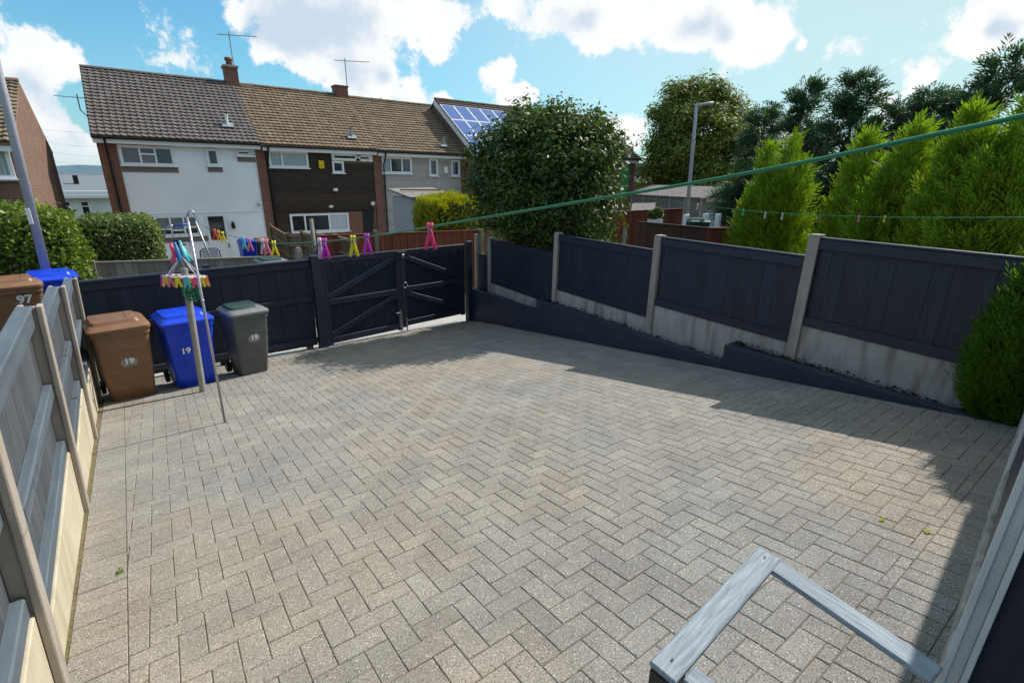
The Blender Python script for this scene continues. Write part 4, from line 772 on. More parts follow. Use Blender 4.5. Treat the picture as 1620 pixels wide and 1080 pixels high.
def right_fence():
    a = math.atan2(RQ[1]-RP[1], RQ[0]-RP[0]); ca, sa = math.cos(a), math.sin(a)
    def w(x, y): return onl(x, y, RP, RQ)
    t = thing('fence', 'navy board fence in stepped bays with concrete posts along the right side', 'fence', (5.7, 4.4, 1.0), a)
    P = [((780, 378), (777, 470)), ((886, 370), (879, 482)), ((1041, 374), (1029, 521)), ((1292, 374), (1255, 556))]
    S_ = [(w(*p[0])+w(*p[1]))/2 for p in P]; S_ = [((w(*P[i][1])[0], w(*P[i][1])[1]), w(*P[i][0])[2]) for i in range(4)]
    S_.append(((RP[0], RP[1]-0.05), 2.72))
    base = [0.45, 0.7, 0.8, 0.98, 1.2]
    for ((u, v), zt), zb in zip(S_, base):
        m = MB(); R = Matrix.Rotation(a, 3, 'Z'); h = zt-zb+0.1; cz = zb-0.1+h/2
        nrm = Vector((-math.sin(a), math.cos(a), 0)); c = Vector((u, v, cz))
        for s in (-0.047, 0.047): m.box(c+nrm*s, (0.11, 0.03, h), R)
        m.box(c, (0.05, 0.07, h), R); m.box((u, v, zt+0.012), (0.105, 0.118, 0.024), R); m.build('post', MAT['concpost'], t, bevel=0.006)
    bays = [([(780, 384), (875, 395)], [(780, 452), (873, 474)]), ([(893, 378), (1030, 391)], [(886, 465), (1022, 492)]), ([(1048, 381), (1273, 401)], [(1035, 488), (1250, 531)]), ([(1300, 381), (1605, 406)], [(1273, 519), (1525, 568)])]
    for k, (tp, bt) in enumerate(bays):
        zt, zb = level([w(*p) for p in tp]), level([w(*p) for p in bt]); p0, p1 = np.array(S_[k][0]), np.array(S_[k+1][0]); d = p1-p0; L = np.linalg.norm(d); d = d/L; p0 = p0+d*0.045; p1 = p1-d*0.045; L -= 0.09
        off = np.array([-sa, ca])*-1; off = np.array([-1.0, 0.06]); off /= np.linalg.norm(off); n = 13; mid = (p0+p1)/2
        for i in range(n):
            q = p0+d*L*(i+0.5)/n-off*(0.0+0.002*(i % 3)); bx('board', t, (*q, (zt+zb)/2), (L/n*1.02, 0.016, zt-zb-0.01), MAT['navy'], rz=a+rad(-0.7+random.gauss(0, 0.25)), bev=0.002)
        q = mid+off*0.024; bx('cap_rail', t, (*(mid+off*0.01), zt+0.012), (L, 0.07, 0.022), MAT['navyx'], rz=a); bx('top_rail', t, (*q, zt-0.05), (L, 0.03, 0.10), MAT['navyx'], rz=a); bx('bottom_rail', t, (*q, zb+0.045), (L, 0.03, 0.10), MAT['navyx'], rz=a)
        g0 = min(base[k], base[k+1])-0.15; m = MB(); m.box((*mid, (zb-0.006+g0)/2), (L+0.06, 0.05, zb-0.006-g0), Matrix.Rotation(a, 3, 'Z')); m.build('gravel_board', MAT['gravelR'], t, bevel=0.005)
    # short low bay between the corner post and the gate
    p0 = np.array(S_[0][0]); c = np.array([5.93, 9.35]); d = c-p0; L = np.linalg.norm(d); d /= L; aa = math.atan2(d[1], d[0]); zt = w(768, 402)[2]
    for i in range(5): q = p0+d*L*(i+0.5)/5; bx('board', t, (*q, (zt+0.5)/2), (L/5, 0.018, zt-0.5), MAT['navy'], rz=aa, bev=0.003)
    b = onl(757, 463, RP, RQ); e = onl(757, 374, RP, RQ); bx('thin_post', t, (b[0]-0.05, b[1], (b[2]+e[2])/2), (0.06, 0.06, e[2]-b[2]+0.1), MAT['concpost'], rz=a)
right_fence()
def planter():
    t = thing('planter_wall', 'low navy rendered planter wall stepping up in three lengths along the right fence', 'planter', (5.4, 5, gz(5.4, 5)))
    A = lambda v: uR(v)+0.01
    segs = [(9.42, 6.78, 0.71, 0.80), (6.78, 2.92, 1.00, 1.045), (2.92, -0.2, 1.265, 1.33)]
    th = 0.105
    for k, (v0, v1, z0, z1) in enumerate(segs):
        m = MB(); vs = []
        for v, z in ((v0, z0), (v1, z1)):
            u = A(v); vs += [(u, v, gz(u, v)-0.15), (u+th, v, gz(u, v)-0.15), (u+th, v, z), (u, v, z)]
        m.add(vs, [(0, 1, 2, 3), (7, 6, 5, 4), (0, 3, 7, 4), (3, 2, 6, 7), (2, 1, 5, 6), (1, 0, 4, 5)]); m.build('wall_segment', MAT['navywall'], t, bevel=0.012)
        # return at the step
        if k: m = MB(); u = A(v0); m.box((u+th+0.09, v0-0.05, (z0+gz(u, v0))/2-0.05), (0.18, 0.10, z0-gz(u, v0)+0.1)); m.build('wall_return', MAT['navywall'], t, bevel=0.01)
    m = MB(); rows = 90; cols = 5; V_ = []
    for i in range(rows+1):
        v = 9.3-9.4*i/rows; z = 0.66 if v > 6.8 else (0.92 if v > 2.92 else 1.20); z += 0.035*(1 if v < 6.8 else 0)
        for j in range(cols+1): u = A(v)+th-0.004+(0.215)*j/cols; V_.append((u, v, z+random.gauss(0, 0.012)+0.03*math.sin(j)))
    m.add(V_, [(i*(cols+1)+j, i*(cols+1)+j+1, (i+1)*(cols+1)+j+1, (i+1)*(cols+1)+j) for i in range(rows) for j in range(cols)]); s = m.build('planter_soil', MAT['soil']); props(s, 'dark bark mulch soil in the bed behind the navy planter wall', 'soil', kind='stuff')
    n = 1500; P = np.zeros((n, 3)); P[:, 1] = RNG.uniform(0.2, 9.2, n); P[:, 0] = 5.115+0.0637*P[:, 1]+th+RNG.uniform(0, 0.2, n); P[:, 2] = np.where(P[:, 1] > 6.8, 0.66, np.where(P[:, 1] > 2.92, 0.955, 1.235))+RNG.uniform(0.01, 0.05, n)
    q = leaves(P, np.tile([0, 0, 1.0], (n, 1)), 0.045, 0.02, 0.1, 0.5); b = quads('bark_chips', q, MAT['soil'], s)
planter()
def near_fence():
    A, B = (1.60, 0.062), (5.22, 0.365); a = math.atan2(B[1]-A[1], B[0]-A[0]); t = thing('fence', 'navy fence with a grey concrete post seen edge on at the right', 'fence', (1.6, 0.1, gz(1.6, 0.1)), a)
    R = Matrix.Rotation(a, 3, 'Z'); d = np.array([math.cos(a), math.sin(a)]); nrm = np.array([-d[1], d[0]])
    for s in (0.0, 1.83, 3.64):
        c = np.array(A)+d*s; m = MB(); z0 = gz(*c)-0.1; h = 1.95
        for k in (-0.02, 0.02): q = c+nrm*k; m.box((*q, z0+h/2), (0.058, 0.014, h), R)
        m.box((*c, z0+h/2), (0.028, 0.026, h), R); m.build('post', MAT['palepost'], t, bevel=0.003)
    for s in (0.055, 1.885):
        for i in range(12):
            c = np.array(A)+d*(s+(i+0.5)*1.72/12); bx('board', t, (*c, gz(*c)+1.03), (1.72/12*1.02, 0.018, 1.5), MAT['navy'], rz=a+rad(1.5), bev=0.003)
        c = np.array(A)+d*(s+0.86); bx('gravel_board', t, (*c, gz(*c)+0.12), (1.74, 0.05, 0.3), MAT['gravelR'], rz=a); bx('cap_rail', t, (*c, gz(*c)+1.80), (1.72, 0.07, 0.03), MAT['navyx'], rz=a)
    # side panel from the post back to the house
    E_ = (1.50, -1.1); L, b = linepts(A, E_)
    for i in range(11):
        c = np.array(A)+np.array([0.02, 0])+(np.array(E_)-np.array(A))*((0.03+(i+0.5)*(L-0.06)/11)/L); bx('board', t, (*c, gz(*c)+0.95), (L/11*1.02, 0.02, 1.9), MAT['navy'], rz=b+rad(2), bev=0.003)
near_fence()
def handrail():
    h = 0.45
    def H(x, y, hh=h): r = ray(x, y); return CC+r*((CZ-GZ0-hh)/(GU*r[0]+GV*r[1]-r[2]))
    t = thing('handrail', 'silvered timber handrail corner on a black post low in front of the camera', 'handrail', tuple(H(1060, 1060)-np.array([0, 0, h])))
    a, b = (H(1202, 872)+H(1231, 889))/2, (H(1030, 1046)+H(1066, 1078))/2; zz = (a[2]+b[2])/2; w = np.linalg.norm((H(1202, 872)-H(1231, 889))[:2]); a[2] = b[2] = zz; w *= 1.12
    beam('top_rail', t, a, b, w, 0.02, MAT['silverx'])
    c, e = (H(1221, 905)+H(1238, 888))/2, (H(1463, 1040)+H(1482, 1012))/2; ww = 0.078; c[2] = e[2] = zz-0.006
    dd = (e-c)/np.linalg.norm(e-c); beam('top_rail', t, c-dd*0.012, e+dd*0.03, ww, 0.02, MAT['silverx'])
    d2 = (b-a)/np.linalg.norm(b-a); f = b-d2*0.05; g = f+np.array([0.10, -0.9, 0])*0.5; beam('top_rail', t, f+np.array([0.01, -0.045, -0.004]), g+np.array([0.01, -0.045, -0.004]), 0.06, 0.02, MAT['silverx'])
    q = b-d2*0.033; bx('post', t, (q[0], q[1], zz-0.016-0.30), (0.066, w*0.92, 0.60), MAT['black'], rz=math.atan2(d2[1], d2[0]))
    for s in (a+d2*0.04, b-d2*0.05): m = MB(); m.tube([(s[0], s[1], zz+0.0135), (s[0], s[1], zz+0.0155)], 0.0035, 8); m.build('nail', MAT['black'], t)
handrail()

# ================================================================== BINS
def rrect(cx, cy, w, d, r, z, n=4):
    pts = []
    for (sx, sy, a0) in ((1, 1, 0), (-1, 1, 90), (-1, -1, 180), (1, -1, 270)):
        for k in range(n+1): a = rad(a0+90*k/n); pts.append((cx+sx*(w/2-r)+r*math.cos(a), cy+sy*(d/2-r)+r*math.sin(a), z))
    return pts
def wheelie_bin(label, loc, rz, wf, body, lid, group, num=None, sticker=None, detail=True, H=0.97, W=0.58, Dp=0.70, lidtop=None, strip=False, ribs=False, numsize=None, numz=0.58):
    """built at the origin facing -Y, standing on z=0"""
    t = thing('wheelie_bin', label, 'bin', (0, 0, 0), 0, group); m = MB(); wb, db = W*0.78, Dp*0.70
    prof = [(0.0, wb*0.96, db*0.96), (0.02, wb, db), (0.45, wb+(W-wb)*0.5, db+(Dp-db)*0.52), (0.86, W*0.955, Dp*0.955), (0.90, W*0.965, Dp*0.965), (0.905, W, Dp), (0.965, W, Dp), (0.966, W*0.92, Dp*0.92)]
    yb = lambda d: -(d-db)*0.45
    m.rings([rrect(0, yb(d)+0.03, w, d, 0.055, z*H/0.97) for z, w, d in prof]); m.build('body', MAT[body], t, True).modifiers.new('e', 'EDGE_SPLIT').split_angle = rad(40)
    y0 = yb(Dp)+0.03; zt = 0.966*H/0.97
    l = MB(); l.rings([rrect(0, y0-0.005, W+0.03, Dp+0.03, 0.06, zt+0.002), rrect(0, y0-0.005, W+0.035, Dp+0.035, 0.06, zt+0.035), rrect(0, y0-0.005, W-0.01, Dp-0.01, 0.06, zt+0.055), rrect(0, y0+0.0, W-0.06, Dp-0.08, 0.06, zt+0.075)])
    lo = l.build('lid', MAT[lid], t, True); lo.modifiers.new('e', 'EDGE_SPLIT').split_angle = rad(35)
    k = MB(); k.rings([rrect(-0.015, y0+0.02, W-0.10, Dp-0.18, 0.05, zt+0.072), rrect(-0.015, y0+0.02, W-0.13, Dp-0.22, 0.05, zt+0.108), rrect(-0.015, y0+0.02, W-0.20, Dp-0.30, 0.05, zt+0.116)]); ko = k.build('lid_panel', MAT[lidtop or lid], lo, True); ko.modifiers.new('e', 'EDGE_SPLIT').split_angle = rad(35)
    bx('lid_joint', lo, (W*0.18, y0+0.02, zt+0.113), (0.006, Dp-0.34, 0.010), MAT['rubber'])
    hb = MB(); hb.tube([(-W/2+0.07, y0+Dp/2+0.03, zt-0.01), (W/2-0.07, y0+Dp/2+0.03, zt-0.01)], 0.016, 8); hb.build('handle', MAT[body], t, True)
    for s in (-1, 1): bx('handle_bracket', t, (s*(W/2-0.09), y0+Dp/2+0.008, zt-0.02), (0.03, 0.07, 0.05), MAT[body])
    ax = MB(); ax.tube([(-wb/2-0.07, db/2+0.04, 0.095), (wb/2+0.07, db/2+0.04, 0.095)], 0.012, 8); ax.build('axle', MAT['steel'], t)
    for s in (-1, 1):
        wm = MB(); x = s*(wb/2+0.035); wm.rings([[(x+dx, db/2+0.04+rr*math.cos(q), 0.096+rr*math.sin(q)) for q in [2*math.pi*i/18 for i in range(18)]] for dx, rr in ((-0.025, 0.07), (-0.022, 0.094), (0.022, 0.094), (0.025, 0.07))]); wo = wm.build('wheel', MAT['rubber'], t, True); hu = MB(); hu.tube([(x+0.026*s, db/2+0.04, 0.096), (x+0.032*s, db/2+0.04, 0.096)], 0.03, 10); hu.build('hub', MAT['bin_lidgrey'], wo)
    if ribs:
        for s in (-1, 1):
            rb = MB(); rb.rings([rrect(s*(wb/2-0.05), -db/2+0.035+yb(db), 0.085, 0.05, 0.02, 0.03), rrect(s*(wb/2-0.05), -db/2+0.03+yb(db)-0.024, 0.075, 0.05, 0.02, 0.34), rrect(s*(wb/2-0.05), -db/2+0.04+yb(db)-0.035, 0.045, 0.03, 0.014, 0.46)]); rb.build('moulded_foot', MAT[body], t, True)
    # front face plane for print
    def face(z):
        for (z0, w0, d0), (z1, w1, d1) in zip(prof, prof[1:]):
            if z0 <= z <= z1: f = (z-z0)/(z1-z0); d = d0+(d1-d0)*f; return yb(d)+0.03-d/2
    tl = math.atan2(face(0.45)-face(0.75), 0.30)
    R = Matrix.Rotation(math.pi/2+tl, 3, 'X')
    if strip: bx('moulded_line', t, (0.03, face(0.70)-0.0005, 0.70), (W*0.80, 0.004, 0.006), MAT[body], bev=0.001)
    if sticker:
        sz = sticker; s = MB(); c = Vector((0.02, face(sz)-0.002, sz)); s.add([c]+[c+R @ Vector((0.083*math.cos(q), 0.068*math.sin(q), 0)) for q in [2*math.pi*i/28 for i in range(28)]], [(0, i+1, (i+1) % 28+1) for i in range(28)]); so_ = s.build('sticker', MAT['sticker'], t)
        for i, wd in enumerate((0.085, 0.06)): bx('sticker_line', so_, (0.02, face(sz-0.043-0.012*i)-0.0035, sz-0.043-0.012*i), (wd, 0.001, 0.004), MAT['bin_grey'], R=R @ Matrix.Rotation(-math.pi/2, 3, 'X'), bev=0)
    if num: text('number', num, t, (0.02 if sticker else (-0.085 if ribs else 0.08), face((sticker or numz)+0.012)-0.005, (sticker or numz)+0.012), numsize or (0.10 if sticker else 0.115), MAT['white'], R, 0.0015)
    if detail and num:
        for i, wd in enumerate((0.10, 0.12)): bx('faded_print', t, (0.0, face(0.775-0.02*i)-0.002, 0.775-0.02*i), (wd, 0.002, 0.009-0.004*i), MAT['sticker'] if body == 'bin_brown' else MAT[body], R=R @ Matrix.Rotation(-math.pi/2, 3, 'X'), bev=0)
    k = wf; t.scale = (k, k, k); t.location = loc; t.rotation_euler = (0, 0, rz); WM[t.name] = Matrix.Translation(Vector([float(q) for q in loc])) @ Matrix.Rotation(rz, 4, 'Z') @ Matrix.Scale(k, 4)
    return t
def ground_at(u, v): return (u, v, gz(u, v)+0.002)
BY = 'wheelie bins lined up along the back fence'
wheelie_bin('brown wheelie bin with round number 19 sticker beside the left fence', ground_at(-0.53, 7.63), rad(8), 1.0, 'bin_brown', 'bin_brown', BY, '19', 0.55, strip=True)
wheelie_bin('bright blue wheelie bin numbered 19 behind the clothes post', ground_at(0.16, 7.72), rad(9), 0.98, 'bin_blue', 'bin_blue', BY, '19', None, ribs=True)
wheelie_bin('slim grey wheelie bin with dark green lid panel and number 19 sticker', ground_at(0.89, 7.78), rad(12), 0.98, 'bin_grey', 'bin_lidgrey', BY, '19', 0.60, W=0.50, Dp=0.58, lidtop='bin_green', strip=True)
for (x, y, d, bd, lab, num) in ((15, 440, 9.6, 'bin_brown', 'brown wheelie bin numbered 97 beyond the left fence at the photo edge', '97'), (77, 430, 9.9, 'bin_blue', 'blue wheelie bin behind the left fence beside the lamp post', None)):
    p = atD(x, y, d); z = p[2]-1.06; wheelie_bin(lab, (p[0], p[1], z), rad(10), 1.0, bd, bd, 'wheelie bins beyond the left fence', num, None, numsize=0.155, numz=0.80)

# ================================================================== CLOTHES POST, LINES, PEGS
POLE = G(321, 619); PROP = G(356, 668); PT = atV(296, 343, PROP[1])
def clothes_post():
    m = MB(); b = Vector((POLE[0], POLE[1], POLE[2]-0.05)); tp = atV(294, 440, POLE[1]); m.tube([b, (tp[0], POLE[1], 2.02)], 0.038, 14); o = m.build('clothes_post', MAT['pole'], None, True); o.modifiers.new('e', 'EDGE_SPLIT').split_angle = rad(50)
    props(o, 'thick grey clothes post standing in front of the blue bin', 'post'); h = MB(); h.tube([(tp[0], POLE[1], 2.02), (tp[0], POLE[1]-0.02, 2.10), (tp[0]-0.01, POLE[1]-0.05, 2.16)], 0.012, 8); h.build('hook', MAT['steel'], o)
    m = MB(); a, b = Vector(PROP.tolist()), Vector(PT.tolist()); m.tube([a, b], 0.0115, 10); m.tube([a+(b-a)*0.62, a+(b-a)*0.63], 0.015, 10); m.tube([b, b+Vector((0.02, 0, 0.05)), b+Vector((0.05, 0, 0.05)), b+Vector((0.06, 0, 0.01))], 0.008, 6)
    props(m.build('clothes_prop', MAT['prop'], None, True), 'thin metal prop pole holding up the washing line in front of the clothes post', 'pole')
clothes_post()
LQ = atD(1620, 183, 0.5); LP = (PT[0], PT[1])
LINE_PX = [(1700, 158), (1620, 183), (1450, 219), (1300, 251), (1100, 289), (900, 322), (780, 342), (690, 357), (620, 369), (560, 377), (510, 382), (437, 385), (390, 379), (345, 367), (320, 357)]
LPTS = [onl(x, y, LP, (LQ[0], LQ[1])) for x, y in LINE_PX]
def washing_line():
    pts = [Vector(p.tolist()) for p in LPTS]+[Vector(PT.tolist())+Vector((0.02, 0, 0.02))]; pts.append(Vector((POLE[0]-0.07, POLE[1], 2.12)))
    # smooth through the measured points
    sm = []
    for i in range(len(pts)-1):
        p0, p1, p2, p3 = pts[max(i-1, 0)], pts[i], pts[i+1], pts[min(i+2, len(pts)-1)]
        for k in range(5): t = k/5; sm.append(0.5*((2*p1)+(p2-p0)*t+(2*p0-5*p1+4*p2-p3)*t*t+(3*p1-p0-3*p2+p3)*t**3) if i < len(pts)-3 else p1+(p2-p1)*t)
    sm.append(pts[-1]); m = MB(); m.tube(sm, 0.0018, 8); props(m.build('washing_line', MAT['line'], None, True), 'near green washing line sagging across the whole yard from upper right', 'line')
washing_line()
def peg(label, p, size, col, rz, spread=0.30, group='pegs on the near washing line', tilt=0.0):
    t = thing('clothes_peg', label, 'peg', (0, 0, 0), 0, group); s = size
    for sg, c in ((-1, col), (1, col)):
        m = MB(); R = Matrix.Rotation(sg*spread*0.72, 3, 'Y'); piv = Vector((0, sg*0.0, -0.28*s)); prof = [(-0.72, 0.07, 0.06), (-0.5, 0.065, 0.07), (-0.2, 0.075, 0.08), (0.05, 0.075, 0.08), (0.26, 0.05, 0.06)]
        m.rings([[piv+R @ Vector((sg*0.012*s+sx*w*s, sy*d*s, z*s)) for sx, sy in ((-1, -0.6), (-0.6, -1), (0.6, -1), (1, -0.6), (1, 0.6), (0.6, 1), (-0.6, 1), (-1, 0.6))] for z, w, d in prof]); m.build('jaw', MAT['peg_'+c], t, True)
    m = MB(); m.tube([Vector((0.055*s*math.cos(q), -0.09*s, -0.30*s+0.055*s*math.sin(q))) for q in [2*math.pi*i/10 for i in range(11)]], 0.013*s, 5); m.tube([Vector((0, -0.1*s, -0.3*s)), Vector((0, 0.1*s, -0.3*s))], 0.03*s, 6); m.build('spring', MAT['steel'], t, True)
    t.location = Vector([float(q) for q in p]); t.rotation_euler = (tilt, 0, rz); return t
def onlines(x):
    for (x1, y1), (x0, y0) in zip(LINE_PX, LINE_PX[1:]):
        if x0 <= x <= x1: f = (x-x0)/(x1-x0); return onl(x, y0+(y1-y0)*f, LP, (LQ[0], LQ[1]))
def near_pegs():
    face = rad(-35)
    for (x, hpx, col, sp, lab, dr) in ((680, 44, 'pink', .36, 'hot pink peg hanging alone nearest the camera on the washing line', 0), (580, 35, 'magenta', .36, 'magenta peg hanging right of the yellow one above the gate', 0), (558, 35, 'yellow', .36, 'yellow peg hanging beside the magenta peg above the gate', 0), (513, 34, 'magenta', .34, 'magenta peg overlapping a pale lilac peg above the gate post', 0), (508, 34, 'lilac', .16, 'pale lilac peg tucked behind the magenta peg above the gate post', 0.02),
                              (433, 26, 'yellow', .40, 'yellow peg beside the rose pegs above the back fence', 0), (421, 27, 'rose', .36, 'rose pink peg left of the yellow peg above the back fence', 0), (417, 25, 'lilac', .3, 'pale peg half hidden behind the rose pink peg', 0.03), (394, 22, 'rose', .36, 'rose peg overlapping the aqua peg in front of the white house', 0), (386, 21, 'aqua', .25, 'aqua peg overlapping the rose peg in front of the white house', 0.03),
                              (352, 18, 'yellow', .36, 'yellow peg at the end of the bunch near the house door', 0), (346, 17, 'orange', .30, 'orange peg in the middle of the bunch near the house door', 0.02), (339, 18, 'red', .36, 'red peg at the left of the bunch near the house door', 0), ):
        p = onlines(x); dist = (p-CC)@CF; s = hpx*dist/FOC; p = p+np.array([0, 0, 0.17*s]); q = p-CC; rz = math.atan2(q[1], q[0])-math.pi/2; peg(lab, p+np.array([0, dr, 0]), s, col, rz, sp)
near_pegs()
def far_line():
    A, B = atD(985, 307, 9.6), atD(1660, 343, 5.6); q = []
    for x, y in ((960, 303), (1000, 310), (1080, 320), (1140, 329), (1200, 335), (1300, 341), (1400, 344), (1500, 344.5), (1620, 344), (1700, 342)): q.append(onl(x, y, A, B))
    m = MB(); m.tube(q, 0.0042, 6); props(m.build('washing_line', MAT['line'], None, True), 'far thin green washing line stretched in front of the conifers', 'line')
    for x, y, c, lab in ((1104, 324, 'cream', 'cream peg on the far washing line in front of the garage'), (1176, 333, 'green', 'green peg on the far washing line left of the conifers'), (1211, 337.5, 'cream', 'left of two pale pegs on the far washing line before the golden conifer'), (1238, 339, 'cream', 'right of two pale pegs on the far washing line before the golden conifer'), (1359, 343, 'rose', 'thin rose peg on the far washing line before the dark foliage'), (1400, 343.5, 'yellow', 'pale yellow peg on the far washing line before the dark foliage')):
        p = onl(x, y, A, B); s = 11*((p-CC)@CF)/FOC; q = p-CC; peg(lab, p+np.array([0, 0, 0.2*s]), s, c, math.atan2(q[1], q[0])-math.pi/2+0.9, 0.25, 'pegs on the far washing line')
far_line()
def hanger():
    c = Vector((atV(292, 437, POLE[1]-0.12)).tolist()); t = thing('peg_hanger', 'lilac ring airer with coloured pegs hanging at the top of the clothes post', 'airer', tuple(c)); r = 0.215; m = MB()
    tilt = Matrix.Rotation(rad(7), 3, 'Y') @ Matrix.Rotation(rad(-5), 3, 'X')
    pt = lambda a, rr=r, z=0: c+tilt @ Vector((rr*math.cos(a), rr*math.sin(a), z))
    m.tube([pt(2*math.pi*i/32) for i in range(33)], 0.011, 8); m.tube([pt(0), pt(math.pi)], 0.008, 8); m.tube([pt(math.pi/2), pt(-math.pi/2)], 0.008, 8); m.build('ring', MAT['hanger'], t, True); top = c+Vector((0.0, 0, 0.25))
    for k in range(4): s = MB(); s.tube([pt(math.pi/2*k+0.6), top], 0.0065, 6); s.build('strut', MAT['hanger'], t, True)
    for k, col in enumerate(('aqua', 'magenta', 'blue', 'aqua', 'pink', 'blue', 'aqua')):
        h = MB(); a = k*0.9; q = top+Vector((0.06*math.cos(a), 0.06*math.sin(a), 0.0)); h.tube([q+Vector((0.05*math.cos(a), 0.05*math.sin(a), -0.07)), q, q+Vector((-0.02, 0, 0.10+0.012*k))], [0.016, 0.024, 0.014], 6); h.build('hook_piece', MAT['peg_'+col], t, True)
    cols = ['magenta', 'yellow', 'rose', 'yellow', 'aqua', 'pink', 'yellow', 'orange', 'rose', 'aqua', 'pink', 'yellow', 'magenta', 'orange', 'aqua', 'rose']
    for k, col in enumerate(cols):
        a = math.pi+2*math.pi*k/16; q = pt(a); h = MB()
        for sg in (-1, 1): h.rings([[q+Vector((sg*0.010+sg*w+dx*0.011, dy*0.012, z)) for dx, dy in ((-1, -1), (1, -1), (1, 1), (-1, 1))] for z, w in ((0.01, 0.0), (-0.06, 0.004), (-0.115, 0.016))])
        h.build('hanging_peg', MAT['peg_'+col], t)
    m = MB(); b = Vector((atV(304, 461, POLE[1]-0.08)).tolist())
    for k in range(9):
        pts = []; ph = random.random()*6; rr = 0.05+0.06*random.random(); ax = Matrix.Rotation(random.random()*3, 3, 'X') @ Matrix.Rotation(random.random()*3, 3, 'Z')
        for i in range(15): a = 2*math.pi*i/14; pts.append(b+ax @ Vector((rr*math.cos(a+ph), rr*0.8*math.sin(a), 0.03*math.sin(3*a+ph)))+Vector((0, 0, 0.03*math.sin(k))))
        m.tube(pts, 0.007, 5)
    props(m.build('rope_tangle', MAT['line'], None, True), 'tangled green line bundled below the ring airer on the clothes post', 'rope')
hanger()

# ================================================================== LAMP POSTS
def lamp_left():
    p = atD(72, 445, 10.2); b = Vector((p[0], p[1], 0.55)); q = atD(-4, 110, 10.2); tp = Vector((q[0], q[1], q[2])); d = (tp-b).normalized()
    t = thing('lamp_post', 'tall grey lamp post leaning up out of frame at the left, with a thick base', 'lamp post', tuple(b)); m = MB(); zc = (p[2]-b.z)
    m.tube([b, b+d*(zc-0.15), b+d*(zc+0.12)], [0.115, 0.115, 0.06], 14); m.build('base', MAT['lamp'], t, True); m = MB(); m.tube([b+d*(zc+0.1), b+d*7.0], [0.058, 0.045], 12); m.build('shaft', MAT['lamp'], t, True)
    top = b+d*7.0; m = MB(); m.rings([[top+Vector((x, dy*w, z+dz*0.05)) for dy, dz in ((-1, 0), (0, 1), (1, 0), (0, -0.6))] for x, w, z in ((-0.05, 0.05, 0), (0.15, 0.11, 0.04), (0.5, 0.1, 0.07), (0.62, 0.03, 0.07))]); m.build('lamp_head', MAT['lamp'], t, True)
    q = atD(48, 342, 10.05); bx('number_plate', t, (q[0]-0.01, q[1]-0.01, q[2]), (0.05, 0.012, 0.22), MAT['upvc'], rz=rad(-10))
lamp_left()
def lamp_right():
    d = 23.0; p = atD(1086, 345, d); q = atD(1102, 168, d); t = thing('lamp_post', 'slim grey street lamp in front of the big broadleaf tree', 'lamp post', (p[0], p[1], -0.7)); b = Vector((p[0], p[1], -0.7)); tp = Vector(q.tolist()); m = MB()
    m.tube([b, (p[0], p[1], p[2]-0.1), (p[0], p[1], p[2]+0.25)], [0.13, 0.13, 0.075], 10); m.build('base', MAT['lamp'], t, True); m = MB(); m.tube([(p[0], p[1], p[2]+0.2), tp-Vector((0, 0, 0.15)), tp], [0.085, 0.06, 0.05], 10); m.build('shaft', MAT['lamp'], t, True)
    dr = Vector((CR[0], CR[1], 0)).normalized(); m = MB(); sd_ = Vector((-dr.y, dr.x, 0)); m.rings([[tp+dr*x+sd_*(dy*w)+Vector((0, 0, z+dz*0.06)) for dy, dz in ((-1, 0), (-0.5, 1), (0.5, 1), (1, 0), (0, -0.8))] for x, w, z in ((-0.05, 0.05, 0), (0.2, 0.12, 0.05), (0.5, 0.12, 0.10), (0.66, 0.04, 0.11))]); m.build('lamp_head', MAT['lamp'], t, True)
lamp_right()

# ================================================================== PLANTS
def hedge(label, u0, u1, v0, v1, z0, z1, leaf, L, n, rnd=0.25, spray=False, bulge=0.05):
    t = thing('hedge', label, 'hedge', ((u0+u1)/2, (v0+v1)/2, z0), 0); m = MB(); k = 0.10
    c = MB(); c.rings([rrect((u0+u1)/2, (v0+v1)/2, u1-u0-2*k, v1-v0-2*k, rnd*0.8, z) for z in (z0, z1-k-0.12)]+[rrect((u0+u1)/2, (v0+v1)/2, u1-u0-2*k-0.2, v1-v0-2*k-0.2, rnd*0.6, z1-k)]); c.build('dark_hedge_core', MAT['darkcore'], t, True)  # solid dark core closes the see-through hedge and darkens its inside
    # points on a rounded box
    P = RNG.uniform(-1, 1, (n*2, 3)); ax = RNG.choice(6, n*2, p=np.array([v1-v0, v1-v0, u1-u0, u1-u0, 0, 1.1*min(u1-u0, v1-v0)])/(2*(v1-v0)+2*(u1-u0)+1.1*min(u1-u0, v1-v0)))
    half = np.array([(u1-u0)/2, (v1-v0)/2, (z1-z0)/2]); cen = np.array([(u0+u1)/2, (v0+v1)/2, (z0+z1)/2])
    for k in range(6):
        s = ax == k; P[s, k//2] = -1 if k % 2 == 0 else 1
    X = P*half; inner = np.clip(X, -(half-rnd), half-rnd); dd = X-inner; l = np.linalg.norm(dd, axis=1, keepdims=True); ok = l[:, 0] > 1e-6; nrm = np.where(l > 1e-6, dd/np.maximum(l, 1e-6), 0); X = inner+nrm*rnd
    X = X[ok]; nrm = nrm[ok]; bump_ = bulge*(np.sin(X[:, 0]*3.1+1)*np.cos(X[:, 2]*3.7)+np.sin(X[:, 1]*4.3)*0.6+RNG.normal(0, 0.6, len(X))); X = X+nrm*(bump_-0.05*RNG.random(len(X))*3*RNG.random(len(X)))[:, None]+cen
    X = X[:n]; nrm = nrm[:n]
    if spray: q = sprays(X, nrm*0.6+np.array([0, 0, 0.7]), L, L*0.16, 6)
    else: q = leaves(X, nrm*0.8+np.array([0, 0, 0.4]), L, L*0.55, 0.2, 0.75)
    return quads('foliage', q, leaf, t)
p = atV(0, 325, 11); zt = 2.52
